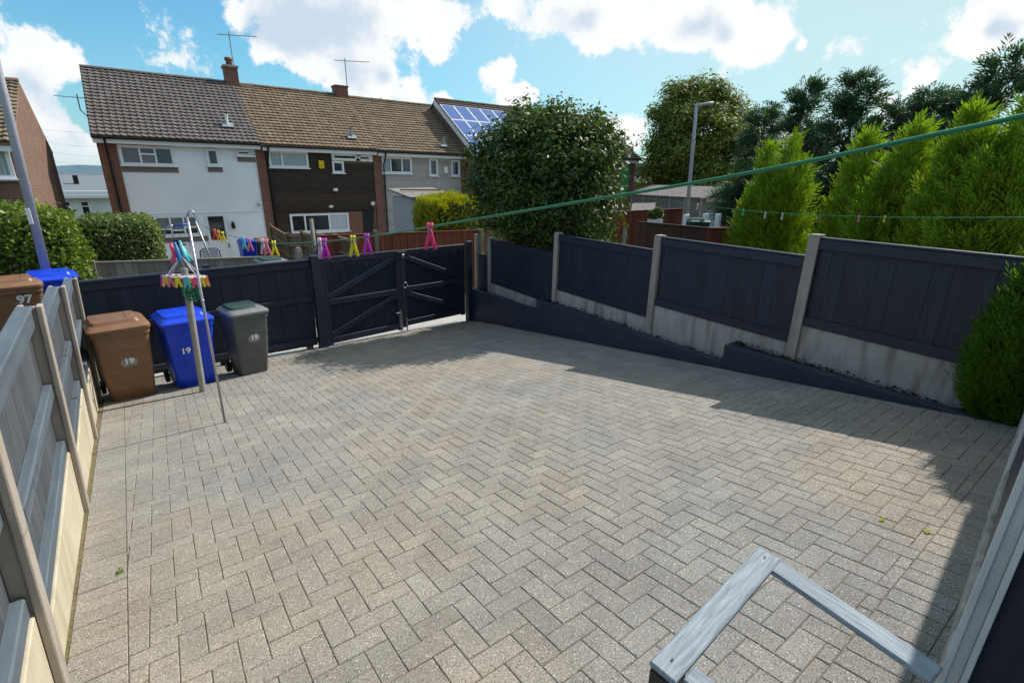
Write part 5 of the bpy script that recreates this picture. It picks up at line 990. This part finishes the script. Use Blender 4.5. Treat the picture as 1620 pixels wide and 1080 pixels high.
hedge('bright green privet hedge behind the brown and blue bins at far left', -5.0, -0.98, 10.55, 11.9, 0.5, 2.50, MAT['leafpriv'], 0.085, 30000, 0.3, bulge=0.07)
hedge('darker clipped hedge with a rounded end beside the white house', -1.1, 0.20, 11.75, 13.6, 0.2, 2.30, MAT['leafbox'], 0.06, 26000, 0.32, bulge=0.02)
hedge('golden conifer hedge beside the grey shed', 7.85, 9.75, 15.0, 16.6, -0.8, 2.38, MAT['leafgold'], 0.20, 7000, 0.25, True, 0.06)
def wisps():
    P = []; D_ = []
    for k in range(60):
        u = random.uniform(-4.5, -1.0); v = random.uniform(10.6, 11.2); P.append((u, v, 2.45)); D_.append((random.gauss(0, 0.3), random.gauss(0, 0.3), 1))
    return P
def shrub():
    c = atD(868, 300, 10.0); base = np.array([c[0], c[1], -0.4]); t = thing('shrub', 'large round glossy green shrub rising behind the corner of the gate and right fence', 'shrub', tuple(base))
    def L(x, y, r, d=10.0, k=1.0): p = atD(x, y, d); r *= 0.79; return (p[0], p[1], p[2], r, r, r*k)
    lob = [L(868, 275, 1.25), L(805, 265, 0.95), L(924, 265, 0.9), L(868, 215, 0.5), L(800, 320, 1.0), L(930, 330, 0.8), L(860, 350, 1.2), L(790, 235, 0.5), L(835, 205, 0.5), L(905, 215, 0.6), L(945, 225, 0.55), L(870, 250, 1.1, 9.5), L(820, 300, 0.9, 9.5), L(910, 310, 0.9, 9.5), L(850, 385, 1.0, 10.4), L(900, 380, 0.9, 10.3), L(800, 372, 0.7, 10.3), L(938, 290, 0.5), L(775, 275, 0.55), L(940, 370, 0.55), L(878, 200, 0.42, 9.6), L(905, 222, 0.55, 10.2), L(850, 230, 1.0, 10.4), L(920, 240, 0.9, 9.5)]
    P, d = clumps(lob, 1900, 32, 0.13, 0.55); kp = ~((P[:, 0] < 6.02) & (P[:, 2] < 2.12)); P, d = P[kp], d[kp]; q = [leaves(P, d*0.8+np.array([0.1, 0, 0.5]), 0.086, 0.05, 0.15, 0.55)]
    for (x, y0, y1) in ((872, 205, 152), (858, 205, 165), (885, 208, 162), (840, 215, 180), (822, 228, 195), (945, 225, 165), (955, 230, 178), (930, 225, 185), (800, 240, 205), (770, 262, 232), (905, 215, 185), (966, 250, 205), (880, 200, 158), (864, 200, 170), (948, 220, 172), (812, 235, 200), (782, 250, 220), (760, 280, 250), (915, 220, 192), (755, 320, 300)):
        a, b = atD(x+random.gauss(0, 3), y0+10, 10.0), atD(x+random.gauss(0, 4), y1, 10.0+random.gauss(0, 0.2)); n = 48; f = RNG.random(n)[:, None]; pp = a+(b-a)*f+RNG.normal(0, 0.08, (n, 3))*(1.2-f); q.append(leaves(pp, np.tile([0, 0, 0.5], (n, 1)), 0.09, 0.05, 0.15, 0.9))
    quads('foliage', np.concatenate(q), MAT['leafshrub'], t)
    for (x, y) in ((868, 240), (820, 260), (920, 260), (850, 300)): e = atD(x, y, 10.0); trunk('stem', t, base+RNG.normal(0, 0.15, 3)*[1, 1, 0], e, 0.07, 0.02, MAT['bark'])
shrub()
def big_tree():
    D_ = 36.0; c = atD(1102, 300, D_); base = np.array([c[0], c[1], -0.9]); t = thing('broadleaf_tree', 'tall rounded broadleaf tree standing behind the street lamp and garage', 'tree', tuple(base))
    def L(x, y, r, d=D_): p = atD(x, y, d); return (p[0], p[1], p[2], r, r, r)
    lob = [L(1105, 215, 2.2), L(1112, 160, 1.35), L(1072, 158, 0.85), L(1138, 168, 1.0), L(1052, 190, 0.85), L(1166, 186, 0.85), L(1058, 222, 1.15), L(1172, 216, 0.8), L(1046, 250, 1.15), L(1150, 250, 1.4), L(1034, 282, 0.85), L(1100, 262, 2.0), L(1166, 272, 0.95), L(1100, 137, 0.55), L(1124, 140, 0.5), L(1090, 235, 1.5, 34.5), L(1130, 205, 1.2, 34.4), L(1080, 190, 1.0, 34.5), L(1120, 285, 1.4, 34.6), L(1066, 292, 1.0), L(1184, 236, 0.45), L(1040, 215, 0.55), L(1085, 145, 0.45)]
    P, d = clumps(lob, 400, 170, 0.44, 0.35); q = leaves(P, d*0.9+np.array([0, 0, 0.45]), 0.19, 0.115, 0.12, 0.38); quads('crown', q, MAT['leaftree'], t)
    trunk('trunk', t, base, atD(1104, 215, D_), 0.38, 0.12, MAT['bark'])
    for (x, y) in ((1065, 190), (1145, 190), (1060, 235), (1150, 245)): trunk('limb', t, atD(1103, 275, D_), atD(x, y, D_), 0.16, 0.04, MAT['bark'])
big_tree()
def conifer(label, x, ytop, d, width_px, leaf, group, n=3600, dark=False, zb=0.2, tips=True):
    tp = atD(x, ytop, d); r = width_px/FOC*d*0.5*0.9; base = np.array([tp[0], tp[1], zb]); t = thing('conifer', label, 'conifer', tuple(base), 0, group); Hh = tp[2]-zb; q = []
    if not dark:
        # a bundle of upright plumes, the tallest in the middle
        pl = [(0.0, 0.0, 1.0, 0.42)]+[(0.52*math.cos(a)*k, 0.52*math.sin(a)*k, random.uniform(0.66, 0.90), random.uniform(0.46, 0.66)) for a, k in [(random.random()*6.28, random.uniform(0.55, 1.15)) for _ in range(9)]]
        for ox, oy, hf, rf in pl:
            m_ = int(n/len(pl)*1.6); f = RNG.random(m_)**0.8; a = RNG.random(m_)*2*math.pi; rr = r*rf*np.minimum(1.0, (1-f)**0.75*1.45)*(1-0.35*RNG.random(m_)**2)*(0.9+0.2*np.sin(a*4+f*15)); lean = 0.35
            P = np.stack([base[0]+r*ox*(1-lean*f)+np.cos(a)*rr, base[1]+r*oy*(1-lean*f)+np.sin(a)*rr, zb+Hh*hf*f*0.97], 1); out = np.stack([np.cos(a)+ox*0.8, np.sin(a)+oy*0.8, np.zeros(m_)], 1)
            L = 0.23+0.075*r; D_ = norm(out)*RNG.uniform(0.25, 0.9, (m_, 1))+np.array([0, 0, 0.9])+RNG.normal(0, 0.2, (m_, 3)); q.append(sprays(P, D_, L, L*0.085, 8, 0.04, 0.5))
            k = 26; e = np.array([base[0]+r*ox*(1-lean), base[1]+r*oy*(1-lean), zb+Hh*hf*0.9]); ff = RNG.random((k, 1)); q.append(sprays(e+np.array([0, 0, 1.0])*Hh*0.10*ff+RNG.normal(0, 0.02, (k, 3)), RNG.normal(0, 0.45, (k, 3))+np.array([0, 0, 1.0]), L*0.75, L*0.07, 7, 0.05, 0.4))
    else:
        # whorled, slightly drooping boughs with sky between them towards the top
        nb = 110
        for k in range(nb):
            f = (k+random.random())/nb; f = f**0.9*0.97; Lb = r*1.15*(1-f)**0.72*random.uniform(0.55, 1.15)+0.10; a = random.random()*6.28; up = 0.25+0.5*f+random.gauss(0, 0.1); o = base+np.array([0, 0, Hh*f]); dv = np.array([math.cos(a), math.sin(a), up]); m_ = int(14+70*Lb/max(r, 0.1)*0.8); g = RNG.random((m_, 1))**0.7
            P = o+dv*Lb*g*np.array([1, 1, 1.0])-np.array([0, 0, 1.0])*0.18*Lb*g**2+RNG.normal(0, 0.05*r, (m_, 3)); L = 0.30+0.10*r
            q.append(sprays(P, dv*0.9+RNG.normal(0, 0.38, (m_, 3))-np.array([0, 0, 0.15]), L*(0.7+0.4*(1-f)), L*0.075, 7, 0.28, 0.5))
        for j in range(3):
            e = base+np.array([random.gauss(0, 0.13*r)*(j > 0), random.gauss(0, 0.13*r)*(j > 0), Hh*(1.0 if j == 0 else random.uniform(0.86, 0.97))]); k = 34; ff = RNG.random((k, 1)); bend = np.array([0.16, 0.05, -0.06]); s0 = e-np.array([0, 0, Hh*0.2]); pp = s0+(e-s0)*ff+bend*ff**4; q.append(sprays(pp, RNG.normal(0, 0.5, (k, 3))+np.array([0.3, 0.1, 0.55]), 0.34*(1.15-0.6*ff), 0.02, 6, 0.2, 0.4))
    quads('foliage', np.concatenate(q), leaf, t); trunk('trunk', t, base, tp-np.array([0, 0, 0.06*Hh]), 0.09+0.02*r, 0.012, MAT['bark'], 0.03)
    m = MB(); m.rings([[(base[0]+r*s*math.cos(q_), base[1]+r*s*math.sin(q_), zb+Hh*f_) for q_ in [2*math.pi*i/12 for i in range(12)]] for f_, s in ((0.0, 0.5), (0.3, 0.46), (0.58, 0.24), (0.74, 0.05))]); m.build('dark_inner_core', MAT['darkcore'], t, True)  # solid dark core gives the plant its shaded interior
GL = 'golden green conifers behind the right fence'
conifer('leftmost golden green conifer with twin tips beside the garage', 1218, 228, 11.5, 116, MAT['leafley'], GL, 3600)
conifer('second golden green conifer overlapping the leftmost one', 1258, 214, 11.2, 112, MAT['leafley'], GL, 3200)
conifer('golden green conifer with a narrow tip below the tallest dark pair', 1374, 212, 10.4, 172, MAT['leafley'], GL, 4200)
conifer('broad golden green conifer under the middle of the near washing line', 1452, 196, 10.0, 185, MAT['leafley'], GL, 4400)
conifer('tall golden green conifer reaching the washing line near the right edge', 1545, 168, 9.6, 205, MAT['leafley'], GL, 5000)
conifer('golden green conifer cut by the right edge of the photo', 1640, 150, 9.2, 190, MAT['leafley'], GL, 5000)
DK = 'dark blue green conifers behind the golden ones'
for (x, y, d, w, lab) in ((1215, 165, 18.5, 120, 'dark conifer at the left end of the dark row beside the broadleaf tree'), (1280, 125, 17.0, 130, 'dark ragged conifer with a bent leader left of the tallest pair'), (1365, 112, 16.0, 120, 'dark conifer with a tall spiky leader in the middle of the row'), (1425, 160, 15.5, 130, 'short dark conifer between two spiky ones'), (1478, 140, 15.0, 120, 'dark conifer with feathery split tips above the washing line'), (1530, 145, 14.5, 120, 'dark conifer behind the tall golden green one'), (1600, 85, 14.0, 150, 'tallest dark conifer at the top right corner')):
    conifer(lab, x, y, d, w, MAT['leafdark'], DK, 2600, True, 0.0)
def cone_bush():
    c = atD(1640, 520, 5.5); u, v = 5.47, 0.42; zb = 1.18; t = thing('cone_bush', 'bright green cone shaped conifer bush in the planter at the right edge', 'bush', (u, v, zb)); Hh = 1.95; n = 9000
    f = RNG.random(n)**0.9; a = RNG.random(n)*2*math.pi; prof = np.interp(f, [0, 0.1, 0.25, 0.45, 0.75, 1.0], [0.27, 0.39, 0.42, 0.34, 0.17, 0.0])*(0.92+0.14*np.sin(a*7)*np.sin(f*6+a*2)); rr = prof*(1-0.16*RNG.random(n)**1.5)*(1+0.05*np.sin(a*5+f*13))
    P = np.stack([u+np.cos(a)*rr, v+np.sin(a)*rr, zb+Hh*f], 1); out = np.stack([np.cos(a), np.sin(a), np.full(n, 0.0)], 1); q = sprays(P, out*0.55+np.array([0, 0, 0.9])+RNG.normal(0, 0.18, (n, 3)), 0.15, 0.011, 9, 0.0, 0.42); k = 700; a2 = RNG.random(k)*6.28; f2 = RNG.random(k); r2 = np.interp(f2, [0, 0.12, 0.3, 0.55, 0.8, 1.0], [0.26, 0.37, 0.40, 0.33, 0.19, 0.03]); P2 = np.stack([u+np.cos(a2)*r2, v+np.sin(a2)*r2, zb+Hh*f2], 1); q2 = sprays(P2, np.stack([np.cos(a2)*0.35, np.sin(a2)*0.35, np.full(k, 0.9)], 1)+RNG.normal(0, 0.22, (k, 3)), 0.22, 0.012, 9, 0.0, 0.36); quads('foliage', np.concatenate([q, q2]), MAT['leafbush'], t)
    m = MB(); m.rings([[(u+s*math.cos(q), v+s*math.sin(q), zb+Hh*f_) for q in [2*math.pi*i/14 for i in range(14)]] for f_, s in ((0.0, 0.2), (0.12, 0.29), (0.3, 0.31), (0.55, 0.22), (0.8, 0.09), (0.95, 0.01))]); m.build('dark_inner_core', MAT['darkcore'], t, True); trunk('stem', t, (u, v, zb-0.1), (u, v, zb+0.3), 0.04, 0.03, MAT['bark'], 0)  # dark core stands in for shade among the inner twigs
cone_bush()

# ================================================================== NEIGHBOURS' GARDENS
def board_fence(name, label, A, B, zt, zb, n, mat, cap=True, posts=(), postmat='concpost', group=None, railz=None):
    L, a = linepts(A, B); t = thing(name, label, 'fence', (A[0], A[1], zb), a, group)
    f = lambda s, off=0: (A[0]+(B[0]-A[0])*s-math.sin(a)*off, A[1]+(B[1]-A[1])*s+math.cos(a)*off); z = lambda s: zt[0]+(zt[1]-zt[0])*s
    for i in range(n): s = (i+0.5)/n; bx('board', t, (*f(s, 0.006*(i % 2)), (z(s)+zb)/2), (L/n*1.04, 0.02, z(s)-zb), MAT[mat], rz=a+rad(5), bev=0.002)
    if cap: beam('cap_rail', t, (*f(0), z(0)+0.015), (*f(1), z(1)+0.015), 0.07, 0.03, MAT[mat])
    for s, h in posts: bx('post', t, (*f(s, -0.06), (z(s)+h+zb)/2), (0.10, 0.10, z(s)+h-zb), MAT[postmat], rz=a)
    return t
a, b = atV(143, 417, 11.4), atV(432, 407, 11.4)
board_fence('fence', 'silver grey feather edge board fence just beyond the back fence', (a[0], 11.4), (b[0], 11.4), (a[2], b[2]), 0.0, 26, 'greywood', True, [(0.005, 0.06)], 'greywood')
def trellis():
    t = thing('fence', 'brown wooden garden fence with sloping rails running towards the dark brown house', 'fence', (4.25, 16, -0.6)); P = [(428, 357, 372), (455, 371, 395), (477, 368, 400), (497, 369, 410), (530, 374, 408), (560, 378, 405)]; pts = []
    vs = [22.5, 20.0, 17.8, 15.9, 14.2, 12.9]; us = [float(atV(x, y, v)[0]) for (x, y, _), v in zip(P, vs)]; zs = [float(atV(x, y, v)[2]) for (x, y, _), v in zip(P, vs)]
    for k in range(6): bx('post', t, (us[k], vs[k], (zs[k]-0.9)/2+0.03), (0.1, 0.1, zs[k]+0.95), MAT['trellis'], bev=0.01); bx('post_cap', t, (us[k], vs[k], zs[k]+0.06), (0.12, 0.12, 0.03), MAT['trellis'])
    for k in range(5):
        p, q = Vector((us[k], vs[k], zs[k])), Vector((us[k+1], vs[k+1], zs[k+1]-0.05)); beam('top_rail', t, p, q, 0.05, 0.06, MAT['trellisy'])
        for h in (0.4, 0.8): beam('rail', t, p-Vector((0, 0, h)), q-Vector((0, 0, h)), 0.03, 0.07, MAT['trellisy'])
        for i in range(7): f = (i+0.5)/7; c = p.lerp(q, f); bx('board', t, (c.x+0.03, c.y, (c.z-1.0)/2), (0.02, (q-p).length/7*0.97, c.z+0.9), MAT['trellis'], rz=math.atan2(-(q.x-p.x), (q.y-p.y)), bev=0.002)
trellis()
p = atV(493, 346, 15.0); m = MB(); m.tube([(p[0], 15.0, -0.6), (p[0]-0.02, 15.0, p[2])], 0.06, 8); props(m.build('wooden_post', MAT['greywood'], None, True), 'tall bare wooden post beside the brown garden fence', 'post')
a, b = atV(500, 374, 14.0), atV(758, 365, 14.0)
board_fence('fence', 'red brown board fence behind the double gate below the golden hedge', (a[0], 14.0), (b[0]+0.1, 14.0), (a[2], b[2]), -0.6, 44, 'redwood', True, [(0.31, 0.12), (0.98, 0.05)], 'greywood')
def garden_shed():
    v = 17.0; a, b = atV(652, 313, v), atV(706, 313, v); u0, u1, z = float(a[0]), float(b[0])+0.3, float(a[2]); t = thing('shed', 'small grey garden shed with felt roof in front of the pale clad house', 'shed', ((u0+u1)/2, v, -0.8)); bx('wall', t, ((u0+u1)/2, v+0.9, (z-0.85)/2), (u1-u0, 1.8, z+0.85), MAT['shed'], bev=0.01)
    m = MB(); zt = z+0.22; m.add([(u0-0.12, v-0.12, z-0.03), (u1+0.12, v-0.12, z+0.03), (u1+0.12, v+1.95, zt+0.05), (u0-0.12, v+1.95, zt), (u0-0.12, v-0.12, z+0.03), (u1+0.12, v-0.12, z+0.09), (u1+0.12, v+1.95, zt+0.11), (u0-0.12, v+1.95, zt+0.06)], [(3, 2, 1, 0), (4, 5, 6, 7), (0, 1, 5, 4), (1, 2, 6, 5), (2, 3, 7, 6), (3, 0, 4, 7)]); m.build('roof', MAT['felt'], t)
    bx('corner_trim', t, (u0+0.03, v-0.015, (z-0.85)/2), (0.06, 0.03, z+0.82), MAT['shed']); bx('roof_batten', t, ((u0+u1)/2, v+1.0, zt+0.03), (u1-u0, 0.05, 0.05), MAT['redwood'])
garden_shed()
def garage():
    t = thing('garage', 'long low garage with mottled corrugated roof and a faded blue door beyond the right fence', 'garage', (19, 13, -0.8)); d = 25.0
    A, B, E_ = atD(1000, 306, d+4), atD(1112, 311, d), atD(1150, 309, d+0.6); zt = 2.35
    A = np.array([A[0], A[1]]); B = np.array([B[0], B[1]]); dirn = (A-B)/np.linalg.norm(A-B); perp = np.array([dirn[1], -dirn[0]]); 
    if perp@np.array([CR[0], CR[1]]) < 0: perp = -perp
    W = 2.9; C_ = B+perp*W; D_ = A+perp*W; z0 = -0.9; zw = float(atD(1112, 312, d)[2]); zr = float(atD(1135, 297, d+0.5)[2])
    w = MB(); w.add([(*A, z0), (*B, z0), (*C_, z0), (*D_, z0), (*A, zw), (*B, zw), (*C_, zw), (*D_, zw)], [(0, 1, 5, 4), (1, 2, 6, 5), (2, 3, 7, 6), (3, 0, 4, 7)]); m1, m2 = (B+C_)/2, (A+D_)/2; w.add([(*B, zw), (*C_, zw), (*m1, zr-0.08), (*A, zw), (*D_, zw), (*m2, zr-0.08)], [(0, 1, 2), (3, 5, 4)]); w.build('wall', MAT['sheet'], t)
    R = MB(); n = 46
    for (p0, p1, s) in ((A-perp*0.15+dirn*0.2, B-perp*0.15-dirn*0.2, 1), (D_+perp*0.15+dirn*0.2, C_+perp*0.15-dirn*0.2, -1)):
        r0, r1 = m2+dirn*0.2, m1-dirn*0.2; vs = []
        for i in range(n*2+1):
            f = i/(n*2); h = 0.05 if i % 2 else 0.0; a, b = p0+(p1-p0)*f, r0+(r1-r0)*f; vs += [(*a, zw-0.05+h), (*b, zr+h)]
        R.add(vs, [(2*i, 2*i+2, 2*i+3, 2*i+1) for i in range(n*2)])
    R.build('roof', MAT['asb'], t)
    L = np.linalg.norm(A-B); ang = math.atan2(dirn[1], dirn[0])
    for i in range(6): q = B+dirn*L*(i+0.02)/5.04-perp*0.03; bx('panel_post', t, (*q, (zw+z0)/2), (0.07, 0.06, zw-z0), MAT['concpost'], rz=ang)
    q = (B+C_)/2-dirn*0.03; bx('door', t, (*q, 0.5), (0.05, W*0.82, 2.5), MAT['bluedoor'], rz=ang); bx('lintel', t, (*q, zw-0.12), (0.08, W*0.9, 0.2), MAT['concpost'], rz=ang)
    a2 = math.atan2(dirn[1], dirn[0])
garage()
def small_shed():
    d = 19.0; a, b, c = atD(998, 336, d), atD(1034, 322, d), atD(1046, 334, d); t = thing('shed', 'small shed with a grey felt gable roof peeping over the red fence', 'shed', (a[0], a[1], -0.8)); dr = (c-a)[:2]; dr = dr/np.linalg.norm(dr); pp = np.array([-dr[1], dr[0]]); pp = pp if pp[1] > 0 else -pp
    W = 2.0; p = np.array([a[0], a[1]]); q = np.array([c[0], c[1]]); rz = float(b[2]); ze = float(a[2]); m = MB(); L = np.linalg.norm(q-p); ang = math.atan2(dr[1], dr[0])
    f = lambda s, w, z: (*(p+dr*s+pp*w), z); m.add([f(0, 0, ze), f(L*0.8, 0, ze+0.02), f(L*0.8, 0.8, rz), f(0.0, 0.8, rz-0.04), f(0, 1.6, ze), f(L*0.8, 1.6, ze)], [(0, 1, 2, 3), (3, 2, 5, 4)]); m.build('roof', MAT['felt'], t); bx('wall', t, (*(p+dr*L*0.4+pp*0.8), (ze-0.9)/2-0.03), (L*0.76, 1.4, ze+0.8), MAT['redwood'], rz=ang, bev=0)
    g = MB(); g.add([f(L*0.79, 0.05, ze-0.05), f(L*0.79, 1.55, ze-0.05), f(L*0.79, 0.8, rz-0.05)], [(0, 1, 2)]); g.build('gable', MAT['redwood'], t)
small_shed()
def right_fences():
    d = 15.5; a, b = atD(963, 336, d), atD(1080, 331, d+1.5); board_fence('fence', 'tall red brown fence beyond the shrub with a pale concrete post', (a[0], a[1]), (b[0], b[1]), (a[2], b[2]), -0.6, 30, 'redwood', True, [(0.22, -0.45)])
    a, b = atD(1010, 352, 13.0), atD(1120, 362, 11.2); t = board_fence('fence', 'dark brown picket board fence in front of the garage', (a[0], a[1]), (b[0], b[1]), (a[2], b[2]), -0.4, 26, 'brownwood', True)
    a2, b2 = b, atD(1180, 362, 12.1); board_fence('fence', 'short red fence panel with a concrete post left of the conifers', (a2[0], a2[1]), (b2[0], b2[1]), (a2[2], b2[2]), -0.4, 10, 'redwood', True, [(0.6, 0.1)])
    # topiary in a white trough
    p = atD(1036, 352, 13.3); t = thing('planter', 'white trough with two clipped topiary balls on the dark brown fence', 'planter', tuple(p)); bx('trough', t, (p[0], p[1], p[2]+0.02), (0.34, 0.2, 0.13), MAT['upvc'], rz=rad(-35)); q = []
    for x, y, r in ((1033, 340, 0.13), (1041, 336, 0.12)):
        c = atD(x, y, 13.3); n = 700; dd = norm(RNG.normal(0, 1, (n, 3))); q.append(leaves(c+dd*r*RNG.uniform(0.8, 1, (n, 1)), dd, 0.05, 0.03)); trunk('stem', t, p+np.array([0, 0, 0.1]), c, 0.02, 0.015, MAT['bark'], 0)
    n = 500; dd = RNG.uniform(-1, 1, (n, 3))*np.array([0.18, 0.12, 0.05]); q.append(leaves(p+np.array([0, 0, 0.2])+dd, np.tile([0, 0, 1.0], (n, 1)), 0.06, 0.03)); quads('foliage', np.concatenate(q), MAT['leafbox'], t)
    for x, y, lab in ((1086, 340, 'left of the white garden posts beside the green bin'), (1117, 338, 'middle white garden post right of the green bin'), (1137, 338, 'right white garden post in front of the blue garage door')): e = atD(x, y, 15); bx('garden_post', None, (e[0], e[1], (e[2]-0.7)/2), (0.12, 0.12, e[2]+0.7), MAT['upvc']); props(bpy.context.scene.objects[[o.name for o in COL.objects if o.name.startswith('garden_post')][-1]], lab, 'post', 'white garden posts beyond the right fence')
    e = atD(1101, 348, 15.2); wheelie_bin('dark green bin lying low between the white garden posts', (e[0], e[1], e[2]-1.02), rad(-40), 1.0, 'bin_green', 'bin_green', 'bins in the far gardens', None, detail=False)
right_fences()
def patio_things():
    # swing frame
    t = thing('swing_frame', 'grey tubular garden swing frame in front of the white house', 'swing', (1, 18.5, -0.8)); v = 18.5
    def pt(x, y, vv=v): return Vector(atV(x, y, vv).tolist())
    a, b, c, e = pt(253, 412), pt(262, 362), pt(298, 357), pt(312, 352); m = MB(); m.tube([(a.x-0.05, v, -0.75), a, b, b+Vector((0.12, 0, 0.08)), b+Vector((0.2, 0, 0.09))], 0.028, 8); m.build('leg', MAT['steel'], t, True)
    m = MB(); m.tube([b+Vector((0.18, 0, 0.09)), Vector((c.x, v, b.z+0.11))], 0.026, 8); m.build('crossbar', MAT['bin_blue'], t, True); m = MB(); f = pt(333, 408); m.tube([pt(309, 350), f, (f.x+0.3, v, -0.75)], 0.028, 8); m.build('leg', MAT['steel'], t, True)
    for x in (272, 297): m = MB(); p = pt(x, 361); m.tube([p, p-Vector((0.05, 0, 0.75))], 0.008, 5); m.build('rope', MAT['bin_blue'], t)
    p = atV(389, 378, 21.5); wheelie_bin('small blue bin standing by the back door of the white house', (p[0], 21.5, p[2]-1.02), 0.1, 0.95, 'bin_blue', 'bin_blue', 'bins by the white house', None, detail=False)
    p = atV(413, 376, 21.7); wheelie_bin('brown bin beside the blue bin at the white house', (p[0], 21.7, p[2]-1.02), 0.1, 0.95, 'bin_brown', 'bin_brown', 'bins by the white house', None, detail=False)
    p = atV(432, 409, 10.6); wheelie_bin('grey bin with green lid standing in the lane behind the back fence', (p[0]-0.05, 10.6, p[2]-1.02), 0.1, 0.98, 'bin_grey', 'bin_lidgrey', 'bins in the lane', None, detail=False, lidtop='bin_green', W=0.5)
    p = atV(331, 395, 20.5); t = thing('garden_chair', 'dark framed garden chair on the patio of the white house', 'chair', (p[0], 20.5, -0.78)); m = MB(); x, z = p[0], p[2]+0.05
    m.tube([(x-0.3, 20.5, -0.75), (x-0.3, 20.4, z-0.1), (x-0.22, 20.4, z), (x+0.22, 20.4, z), (x+0.3, 20.4, z-0.1), (x+0.3, 20.5, -0.75)], 0.02, 6); m.build('frame', MAT['gutter'], t, True); bx('backrest', t, (x, 20.42, z-0.25), (0.5, 0.02, 0.42), MAT['lamp']); bx('seat', t, (x, 20.15, -0.33), (0.55, 0.5, 0.04), MAT['lamp'])
    p = atV(283, 388, 13.2); t = thing('garden_ornament', 'small garden ornament with yellow body and black hat on a stake above the grey fence', 'ornament', (p[0], 13.2, -0.3)); m = MB(); m.tube([(p[0], 13.2, -0.4), (p[0], 13.2, p[2])], 0.02, 6); m.build('stake', MAT['trellis'], t); m = MB(); m.rings([[(p[0]+r*math.cos(q), 13.2+r*math.sin(q), p[2]+z) for q in [2*math.pi*i/10 for i in range(10)]] for r, z in ((0.05, -0.22), (0.10, -0.15), (0.07, -0.05), (0.05, 0.0))]); m.build('body', MAT['peg_yellow'], t, True)
    m = MB(); m.rings([[(p[0]+r*math.cos(q), 13.2+r*math.sin(q), p[2]+z) for q in [2*math.pi*i/10 for i in range(10)]] for r, z in ((0.14, 0.0), (0.14, 0.02), (0.08, 0.03), (0.085, 0.12))]); m.build('hat', MAT['gutter'], t)
patio_things()
def bits():
    for (x, y, lab, s) in ((1395, 823, 'pale green fallen leaf on the paving in the middle right', 0.045), (1467, 842, 'yellow green fallen leaf near the soldier course at right', 0.05), (882, 590, 'tiny fallen leaf on the paving near the shadow', 0.03)):
        p = G(x, y); m = MB(); c = Vector((p[0], p[1], p[2]+0.004)); m.add([c+Vector((-s*0.5, 0, 0)), c+Vector((0, s*0.3, 0.008)), c+Vector((s*0.5, 0, 0.004)), c+Vector((0, -s*0.28, 0.01)), c+Vector((0, 0, 0.002))], [(0, 4, 1), (4, 2, 1), (0, 3, 4), (4, 3, 2)]); props(m.build('fallen_leaf', MAT['leafgold']), lab, 'leaf')
    p = G(191, 905); n = 26; a = RNG.random(n)*6.28; P = np.tile(p, (n, 1))+np.stack([np.cos(a)*0.012, np.sin(a)*0.012, RNG.uniform(0, 0.02, n)], 1); props(quads('weed', leaves(P, np.tile([0, 0, 1.0], (n, 1)), 0.018, 0.010, 0.1, 0.6), MAT['leafbush']), 'tiny green weed growing in the joint of the left border course', 'weed')
    n = 2600; P = np.zeros((n, 3)); P[:, 0] = RNG.uniform(-0.5, 5.4, n); P[:, 1] = RNG.uniform(0.4, 8.5, n); P[:, 2] = GZ0+GU*P[:, 0]+GV*P[:, 1]+0.001
    k = RNG.random(n) < 1; 
bits()
